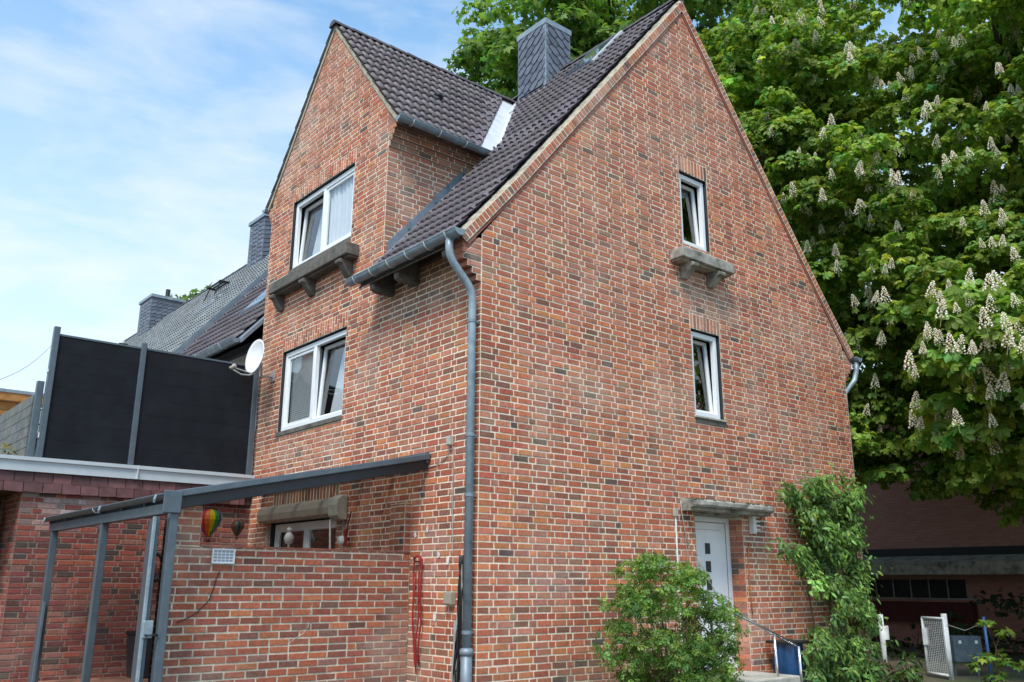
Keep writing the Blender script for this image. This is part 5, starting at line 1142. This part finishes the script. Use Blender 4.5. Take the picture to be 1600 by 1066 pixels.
def leaflet(ang, L, w, droop, base=(0, 0, 0)):
    c, s = math.cos(ang), math.sin(ang); pts = [(0, 0, 0), (.38*L, w*.55, -.05*L), (.72*L, w, -.17*L-droop*.4), (L, 0, -.2*L-droop), (.72*L, -w, -.17*L-droop*.4), (.38*L, -w*.55, -.02*L)]
    return [(x*c-y*s+base[0], x*s+y*c+base[1], z+base[2]) for x, y, z in pts]
def palmate(n=6, spread=2.1):
    V, F = [], []
    for i in range(n):
        t = (i/(n-1)-.5)*2; L = .5*(1-.42*abs(t)**1.5); i0 = len(V); V += leaflet(t*spread, L, .145*L/.5, .14); F += [(i0, i0+3, i0+2, i0+1), (i0, i0+5, i0+4, i0+3)]
    return V, F
PVt, PFt = palmate()
def maple():
    o = [(0, 0, 0), (.12, .16, 0), (.42, .10, -.06), (.30, .26, -.02), (.40, .52, -.12), (.16, .46, -.02), (0, .78, -.14), (-.16, .46, -.02), (-.40, .52, -.12), (-.30, .26, -.02), (-.42, .10, -.06), (-.12, .16, 0)]
    V = [(0, .3, .05)]+o; return V, [(0, i+1, (i+1) % 12+1) for i in range(12)]
MVt, MFt = maple()
def lance():
    return [(0, 0, 0), (.17, .35, -.03), (.14, .72, -.1), (0, 1, -.22), (-.14, .72, -.1), (-.17, .35, -.03), (0, .5, .03)], [(0, 1, 6), (1, 2, 6), (2, 3, 6), (3, 4, 6), (4, 5, 6), (5, 0, 6)]
LVt, LFt = lance()
def pinnate():
    V, F = [], []
    for a, b in ((0, .55), (.9, .3), (-.9, .3), (1.0, .05), (-1.0, .05)):
        i0 = len(V); V += leaflet(math.pi/2-a, .42, .13, .05, (0, b, 0)); F += [(i0, i0+1, i0+2, i0+3), (i0, i0+3, i0+4, i0+5)]
    return V, F
NVt, NFt = pinnate()
def greens(n, base, var=.28, hue=.17, r=rng):
    g_ = np.exp(r.normal(0, var, n))[:, None]; h_ = r.normal(0, hue, n)[:, None]
    return np.clip(np.array(base)[None]*g_*np.concatenate([1+h_*1.2, 1+h_*.2, 1-h_*.6], 1), .004, .9)
def clumps(ells, n, rmin, rmax, ok, shell=.55, r=rng, zmin=None):
    """clump centres inside a set of ellipsoids, biased to the outside"""
    vol = np.array([e[1][0]*e[1][1]*e[1][2] for e in ells])**.67; vol /= vol.sum(); out_ = []
    while len(out_) < n:
        i = r.choice(len(ells), p=vol); c, rad = ells[i]; d = r.normal(size=3); d /= np.linalg.norm(d); q = shell+(1-shell)*r.random()**.7
        if r.random() < .18: q = r.random()
        p = np.array(c)+d*np.array(rad)*q
        if ok(p): out_.append((p, r.uniform(rmin, rmax), d))
    return out_
def foliage(cls, per, size, base, var, up=.75, flat=.55, r=rng, tip=.25):
    P, Nn, S, C = [], [], [], []
    for c, rad, d in cls:
        k = int(per*(rad**2)*r.uniform(.8, 1.2)); q = r.normal(size=(k, 3)); q /= np.linalg.norm(q, axis=1, keepdims=True); q[:, 2] = np.abs(q[:, 2])*.9-.25
        rr = rad*(.35+.65*r.random(k)**.5)[:, None]; p = c+q*rr*np.array([1, 1, flat])
        n_ = q*.7+np.array([0, 0, up])+r.normal(size=(k, 3))*.38
        P.append(p); Nn.append(n_); S.append(size*np.exp(r.normal(0, .2, k))); g0 = math.exp(r.normal(0, .2)); C.append(greens(k, base, var, r=r)*g0)
    return np.concatenate(P), np.concatenate(Nn), np.concatenate(S), np.concatenate(C)
def branches(root, tip0, cls, n, r0, rt, wob=.25, pr=random.Random(3)):
    mb = MB(); root = Vector(root); tip0 = Vector(tip0)
    pts = [root.lerp(tip0, t/6)+Vector((pr.uniform(-wob, wob), pr.uniform(-wob, wob), 0))*(t > 0)*.5 for t in range(7)]
    mb.tube(pts, [r0*(1.25 if t == 0 else 1)*(1-t/6*.65) for t in range(7)], 10)
    sel = pr.sample(cls, min(n, len(cls)))
    for c, rad, d in sel:
        t = pr.uniform(.28, 1); k = t*6; i = min(5, int(k)); a = pts[i].lerp(pts[i+1], k-i); b = Vector(c); mid = a.lerp(b, .45)+Vector((pr.uniform(-.4, .4), pr.uniform(-.4, .4), pr.uniform(.1, .6)))
        q = [(a*(1-s)**2+mid*2*s*(1-s)+b*s*s) for s in [j/6 for j in range(7)]]; mb.tube(q, [rt*(1-.85*j/6)*(1.1-.4*t) for j in range(7)], 6)
        for _ in range(3):
            e_ = b+Vector((pr.uniform(-1, 1), pr.uniform(-1, 1), pr.uniform(-.2, .7)))*rad*.8; mb.tube([q[4], q[4].lerp(e_, .5)+Vector((0, 0, .08)), e_], [rt*.3, rt*.2, .006], 5)
    return mb
HOK = lambda p: not (p[0] < W+.75 and p[1] > -.7)   # keep crowns out of the house
def inimg(p): x, y, z = proj(p); return -250 < x < 1900 and -350 < y < 1300
# chestnut: big crown right of and behind the gable, one near bough
def chestnut(name, label, root, tip, ells, n, per, size, base, rmin, rmax, nb_, r0, rt, ok, blossoms, seed, var=.24):
    r = np.random.default_rng(seed); cl_ = clumps(ells, n, rmin, rmax, ok, r=r); t = thing(name, label, 'tree', root, 'flowering chestnuts on the right')
    make('trunk', branches(root, tip, cl_, nb_, r0, rt, pr=random.Random(seed)), M['bark'], t, smooth=True)
    P, Nn, S, C = foliage(cl_, per, size, base, var, up=.6, flat=.78, r=r); keep = np.array([ok(p) for p in P]); P, Nn, S, C = P[keep], Nn[keep], S[keep], C[keep]
    leafcloud('crown', PVt, PFt, orient(Nn, S, r=r), P, C, M['leaf'], t)
    # flower candles stand where sight lines first meet the foliage, a hand's breadth in front, well apart
    Mt = orient(Nn, S, r=r); tri = np.array([(-.45, -.3, -.1), (.45, -.3, -.1), (0, .5, -.1)]); TV_ = (np.einsum('nij,kj->nki', Mt, tri)+P[:, None, :]).reshape(-1, 3)
    bv = BVHTree.FromPolygons([tuple(v) for v in TV_], [(3*k, 3*k+1, 3*k+2) for k in range(len(P))]); pr = random.Random(seed); cand = []; used = []; lim = blossoms*40
    while len(cand) < blossoms and lim:
        lim -= 1; u, v = pr.uniform(1140, 1605), pr.uniform(-5, 770)
        if blossoms > 100 and u > 1400 and v > 420: continue
        if not (-10 < u < 1610 and -10 < v < 780) or (v > 560 and pr.random() < .6): continue
        d = ray(u, v).normalized(); h = bv.ray_cast(CAM, d)
        if h[0] is None: continue
        sp_ = 240/h[3]
        if any(abs(u-a) < sp_ and abs(v-b) < sp_*1.5 for a, b in used): continue
        p = h[0]-d*pr.uniform(.22, .42)+Vector((0, 0, .05))
        if not ok(p): continue
        used.append((u, v)); cand.append((h[3], p, d))
        if pr.random() < .35:
            p2 = p+Vector((pr.uniform(-.2, .2), pr.uniform(-.2, .2), pr.uniform(-.12, .1))); cand.append((h[3], p2, d))
    for z, p, d in cand[:blossoms]:
        o = bpy.data.objects.new('flower_candle', R.choice(CAND)); COL.objects.link(o); o.parent = t; o.matrix_parent_inverse = Matrix.Translation(-WLOC[t])
        s = R.uniform(.75, 1.4); o.matrix_basis = Matrix.Translation(Vector(p)) @ Matrix.Rotation(R.uniform(-.25, .25), 4, 'X') @ Matrix.Rotation(R.uniform(-.25, .25), 4, 'Y') @ Matrix.Rotation(R.uniform(0, 6), 4, 'Z') @ Matrix.Scale(s, 4)
    return t
CAND = []
for i in range(4):
    b_ = MB(); rr = random.Random(40+i)
    for k in range(52):
        h = (k+.5)/52; rad = .062*(1-h)**.75+.008; a = k*2.4+rr.uniform(-.3, .3); r_ = rr.uniform(.011, .019)*(1-.35*h); c = Vector((math.cos(a)*rad, math.sin(a)*rad, .02+h*.24)); col_ = rr.choice([(.84, .79, .64), (.82, .75, .58), (.86, .83, .72), (.78, .58, .46), (.82, .73, .46)])
        b_.lathe([(.001, -r_), (r_, -.1*r_), (.001, r_)], c, 5, (math.cos(a), math.sin(a), .5), c=col_)
    b_.tube([(0, 0, -.08), (0, 0, .22)], .006, 5, c=(.2, .26, .08))
    me = bpy.data.meshes.new('flower_candle'); me.from_pydata(b_.v, [], b_.f); a = me.attributes.new('col', 'FLOAT_COLOR', 'FACE'); arr = np.ones((len(b_.c), 4), 'f'); arr[:, :3] = np.array(b_.c); a.data.foreach_set('color', arr.ravel()); me.materials.append(M['flower']); CAND.append(me)
GRN = (.225, .33, .055)
chestnut('chestnut_tree', 'large flowering chestnut tree filling the right side beside the gable', (15.4, -3.4, 0), (14.6, -.6, 11),
    [((13.6, 1.6, 11.0), (4.3, 4.6, 5.2)), ((15.0, -2.4, 9.4), (4.2, 4.0, 5.6)), ((12.2, 2.4, 13.6), (2.9, 3.0, 3.2)), ((14.0, 3.6, 7.0), (3.0, 3.4, 2.6)), ((12.4, -1.2, 7.6), (2.5, 2.6, 2.6)), ((13.5, -4.5, 12.5), (4, 3.5, 4)), ((13.2, -2.4, 4.9), (3.2, 2.6, 1.7)), ((13.0, 3.4, 5.0), (2.4, 2.6, 1.6)), ((14.2, -3.8, 14.2), (4.2, 4.2, 3.6)), ((11.6, -2.6, 3.9), (2.2, 1.3, .8)), ((12.6, .8, 4.0), (1.3, 1.2, .9)), ((11.1, 2.4, 13.4), (1.5, 2.0, 2.4)), ((10.8, 1.6, 10.2), (1.1, 1.6, 2.2)), ((11.4, 2.2, 6.6), (1.5, 1.8, 1.8)), ((11.8, 1.6, 4.4), (1.5, 1.5, 1.1)), ((13.6, -1.8, 3.7), (2.4, 2.0, .8)), ((11.9, -2.9, 3.4), (1.6, .9, .6))],
    1080, 155, .28, GRN, .40, .95, 26, .42, .085, HOK, 235, 8)
chestnut('chestnut_tree', 'nearer small chestnut whose leafy flowering bough hangs in from the right edge', (10.4, -6.2, 0), (9.6, -4.9, 5.2),
    [((8.7, -2.75, 5.35), (1.25, 1.0, .95)), ((9.0, -4.2, 5.0), (1.5, 1.2, 1.3)), ((9.7, -2.6, 4.3), (1.4, 1.3, .7))],
    74, 95, .36, (.21, .32, .055), .42, .7, 16, .18, .05, HOK, 58, 9)
# dense tree behind the roof
def broadleaf(name, label, root, tip, ells, n, per, size, base, rmin, rmax, nb_, r0, rt, ok, seed):
    r = np.random.default_rng(seed); cl_ = clumps(ells, n, rmin, rmax, ok, r=r); t = thing(name, label, 'tree', root)
    make('trunk', branches(root, tip, cl_, nb_, r0, rt, pr=random.Random(seed)), M['bark'], t, smooth=True)
    P, Nn, S, C = foliage(cl_, per, size, base, .22, up=.6, flat=.8, r=r); keep = np.array([ok(p) for p in P]); leafcloud('crown', MVt, MFt, orient(Nn[keep], S[keep], r=r), P[keep], C[keep], M['leaf'], t); return t
def ell(u, v, t, ru, rv, rd_):
    p = along(u, v, t); return (tuple(p), (ru, ru, rv))
okb = lambda p: p[1] > 0 and p[0] > W+1 or p[2] > 13.2
broadleaf('maple_tree', 'dense green maple tree behind the roof ridge and chimney', (20, 15, 0), (20, 15, 17),
    [ell(900, 90, 33, 4.6, 3.6, 4), ell(1010, 60, 32, 4.2, 4.6, 4), ell(790, 130, 34, 2.3, 1.9, 2), ell(760, 165, 34, 1.6, 1.4, 2), ell(1130, 90, 31, 3.2, 4.6, 4), ell(1150, 230, 30, 3.0, 3.0, 3), ell(960, 180, 33, 5, 3, 3), ell(1250, 330, 29, 2.6, 3.0, 3), ell(1330, 470, 28, 2.6, 3.2, 3), ell(1380, 600, 27, 2.4, 2.2, 3)],
    560, 120, .33, (.17, .275, .06), .55, 1.1, 40, .5, .13, okb, 12)
broadleaf('broadleaf_tree', 'distant green tree top showing over the neighbour roof ridge', (14, 34, 0), (14, 34, 12), [ell(322, 475, 46, 1.2, .6, 2), ell(300, 480, 46, .8, .4, 2), ell(345, 458, 46, .6, .5, 1)], 26, 50, .42, (.13, .21, .05), .4, .6, 10, .3, .08, lambda p: True, 13)
# dark undergrowth beyond the gate
def shrub(name, label, root, ells, n, per, size, base, tplv, tplf, m, rmin, rmax, seed, ok=lambda p: True, cat='bush', up=.5, stems=18, var=.25, rs=.02, flat=.85):
    r = np.random.default_rng(seed); pr = random.Random(seed); cl_ = clumps(ells, n, rmin, rmax, ok, r=r); t = thing(name, label, cat, root)
    P, Nn, S, C = foliage(cl_, per, size, base, var, up=up, flat=flat, r=r); keep = np.array([ok(p) for p in P]); leafcloud('foliage', tplv, tplf, orient(Nn[keep], S[keep], r=r), P[keep], C[keep], m, t)
    b = MB(); rt = Vector(root)
    for c, rad, d in pr.sample(cl_, min(stems, len(cl_))):
        a = rt+Vector((pr.uniform(-.15, .15), pr.uniform(-.1, .1), 0)); c = Vector(c); mid = a.lerp(c, .5)+Vector((0, 0, .2)); b.tube([a, mid, c], [rs, rs*.7, rs*.3], 5)
    make('stems', b, M['stem'], t); return t
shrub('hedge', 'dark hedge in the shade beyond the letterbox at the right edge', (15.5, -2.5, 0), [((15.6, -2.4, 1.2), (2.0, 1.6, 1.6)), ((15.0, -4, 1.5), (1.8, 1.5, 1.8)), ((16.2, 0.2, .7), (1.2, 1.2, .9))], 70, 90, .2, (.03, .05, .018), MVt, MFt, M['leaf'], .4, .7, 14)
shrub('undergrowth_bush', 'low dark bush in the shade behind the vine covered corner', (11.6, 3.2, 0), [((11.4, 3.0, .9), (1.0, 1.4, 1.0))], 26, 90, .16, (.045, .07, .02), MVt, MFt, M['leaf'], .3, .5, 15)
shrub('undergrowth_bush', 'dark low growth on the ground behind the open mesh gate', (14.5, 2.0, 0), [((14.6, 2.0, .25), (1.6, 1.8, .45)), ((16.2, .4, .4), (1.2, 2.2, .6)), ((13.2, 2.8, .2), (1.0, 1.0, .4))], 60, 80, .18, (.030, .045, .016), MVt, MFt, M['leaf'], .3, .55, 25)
# rose bush before the gable
rc_ = at(1052, 985, 'y', -1.0)
shrub('rose_bush', 'round green rose bush in front of the gable beside the door', (rc_.x, -1.0, 0), [((rc_.x-.15, -1.0, .95), (.86, .55, .72)), ((rc_.x-.05, -1.0, .45), (.9, .6, .5)), ((rc_.x-.15, -1., 1.5), (.62, .4, .36)), ((rc_.x+.65, -.95, 1.0), (.5, .35, .5)), ((rc_.x-.75, -1, 1.3), (.35, .3, .3)), ((rc_.x+.85, -.95, .6), (.35, .3, .5)), ((rc_.x-.95, -1, .95), (.3, .2, .25)), ((rc_.x+.25, -1, 1.75), (.2, .2, .2)), ((rc_.x-.5, -1, 1.78), (.22, .2, .18)), ((rc_.x+1.0, -1, 1.1), (.2, .2, .3))],
    230, 700, .09, (.16, .275, .06), NVt, NFt, M['leaf'], .10, .27, 16, stems=70, var=.3, rs=.008)
# laurel-like climber on the gable's right end, against the wall
vine = thing('climbing_vine', 'tall glossy climbing shrub covering the right end of the gable', 'climber', (7.9, -.15, 0)); rv_ = np.random.default_rng(17); pvr = random.Random(17)
poly = [(1216, 738), (1232, 750), (1262, 752), (1300, 735), (1335, 748), (1352, 768), (1344, 800), (1346, 850), (1352, 900), (1362, 930), (1372, 1000), (1374, 1075), (1252, 1075), (1262, 990), (1282, 935), (1262, 905), (1228, 868), (1213, 842), (1228, 846), (1246, 858), (1262, 845), (1240, 800), (1222, 775)]
def inpoly(x, y):
    c = False; n = len(poly)
    for i in range(n):
        (x1, y1), (x2, y2) = poly[i], poly[i-1]
        if (y1 > y) != (y2 > y) and x < (x2-x1)*(y-y1)/(y2-y1)+x1: c = not c
    return c
P, Nn, S, CB = [], [], [], []
sh_ = [(pvr.uniform(1215, 1380), pvr.uniform(740, 1075), pvr.uniform(9, 26)) for _ in range(165)]; sh_ = [s for s in sh_ if inpoly(s[0], s[1])]
for u, v, rad in sh_:
    dep = .05+pvr.random()**1.4*(.34 if v < 900 else .6); cbr = math.exp(pvr.gauss(0, .25))
    for _ in range(int(rad*6.2)):
        a = pvr.uniform(0, 6.28); q = rad*math.sqrt(pvr.random()); uu, vv = u+math.cos(a)*q, v+math.sin(a)*q
        if not inpoly(uu, vv) and pvr.random() < .85: continue
        p = at(uu, vv, 'y', -max(.03, dep+.10*(1-q/rad)+pvr.uniform(-.06, .06)))
        if p.z < .02: continue
        P.append(p); Nn.append((pvr.gauss(-.1, .5)+math.cos(a)*.4, -1+pvr.gauss(0, .35), .55+pvr.gauss(0, .45)-math.sin(a)*.4)); S.append(.10*math.exp(pvr.gauss(0, .28))); CB.append(cbr)
for _ in range(34):   # long shoots leaving the mass
    u, v, rad = pvr.choice(sh_); p0 = at(u, v, 'y', -.2); dr = Vector((pvr.gauss(0, .5), -pvr.uniform(.1, .7), pvr.uniform(.1, 1))).normalized(); ln = pvr.uniform(.25, .6)
    for k in range(9):
        p = p0+dr*(ln*k/8)-Vector((0, 0, .25*(k/8)**2*ln)); P.append(p); a = pvr.uniform(0, 6.28); Nn.append((math.cos(a)*.7, -.6, .6+math.sin(a)*.5)); S.append(.10*math.exp(pvr.gauss(0, .25))); CB.append(1.25)
P = np.array([tuple(p) for p in P]); Nn = np.array(Nn); S = np.array(S); n_ = Nn/np.linalg.norm(Nn, axis=1, keepdims=True)
yd = np.array([0, -.25, -.6])+rv_.normal(size=(len(P), 3))*.55; y_ = yd-n_*(yd*n_).sum(1, keepdims=True); y_ /= np.linalg.norm(y_, axis=1, keepdims=True); x_ = np.cross(y_, n_)
Cg = greens(len(P), (.105, .195, .042), .3, .13, rv_)*np.array(CB)[:, None]; yl = rv_.random(len(P)) < .03; Cg[yl] = Cg[yl]*np.array([2.2, 1.7, 1.0])
leafcloud('foliage', LVt, LFt, np.stack([x_, y_, n_], 2)*S[:, None, None], P, np.clip(Cg, 0, .8), M['leaf_gloss'], vine)
b_ = MB()
for i in range(16):
    u, v, rad = pvr.choice(sh_); e_ = at(u, v, 'y', -.08); a = Vector((pvr.uniform(7.1, 8.6), -.12, 0)); b_.tube([a, a.lerp(e_, .35)+Vector((pvr.uniform(-.2, .2), 0, 0)), a.lerp(e_, .7)+Vector((pvr.uniform(-.2, .2), .02, 0)), e_], [.022, .018, .012, .005], 6)
make('stems', b_, M['stem'], vine)
# maple sapling and ground plants by the blue post
sap = along(1560, 1066, 14.2)
shrub('maple_sapling', 'young maple sapling with bright leaves beside the blue post', (sap.x, sap.y, 0), [((along(1562, 990, 14.2).x, along(1562, 990, 14.2).y, along(1562, 990, 14.2).z), (.30, .3, .22)), (tuple(along(1548, 1030, 14.2)), (.36, .3, .15)), (tuple(along(1575, 1052, 14.0)), (.3, .3, .2))], 14, 300, .17, (.12, .19, .03), MVt, MFt, M['leaf'], .12, .2, 18, up=1.1, stems=10, rs=.008)
shrub('ground_plants', 'low leafy plants at the foot of the climbing shrub', (8.6, -.7, 0), [((8.3, -.6, .2), (.9, .4, .25))], 24, 500, .12, (.075, .14, .03), LVt, LFt, M['leaf_gloss'], .12, .22, 19)
pl = make('planter_box', (lambda b: (b.box(-4.6, -3.66, AX+.55, AX+.85, 3.41, 3.50), b)[1])(MB()), M['anthracite'], tp, bev=.01)
r_ = np.random.default_rng(20); P = np.stack([r_.uniform(-4.55, -3.7, 160), r_.uniform(AX+.55, AX+.85, 160), r_.uniform(3.5, 3.68, 160)], 1); leafcloud('plants', LVt, LFt, orient(r_.normal(size=(160, 3))+np.array([0, 0, .8]), np.full(160, .09), r=r_), P, greens(160, (.22, .19, .03), .3, .15, r_), M['leaf'], tp)
# overhead wire at far left
wr = MB(); a = along(-20, 600, 40); b2 = along(90, 530, 60); wr.tube([a.lerp(b2, t/8)-Vector((0, 0, .5*math.sin(math.pi*t/8))) for t in range(9)], .02, 5); tag(make('overhead_wire', wr, M['cable_grey']), 'thin overhead wire across the pale sky at far left', 'wire')
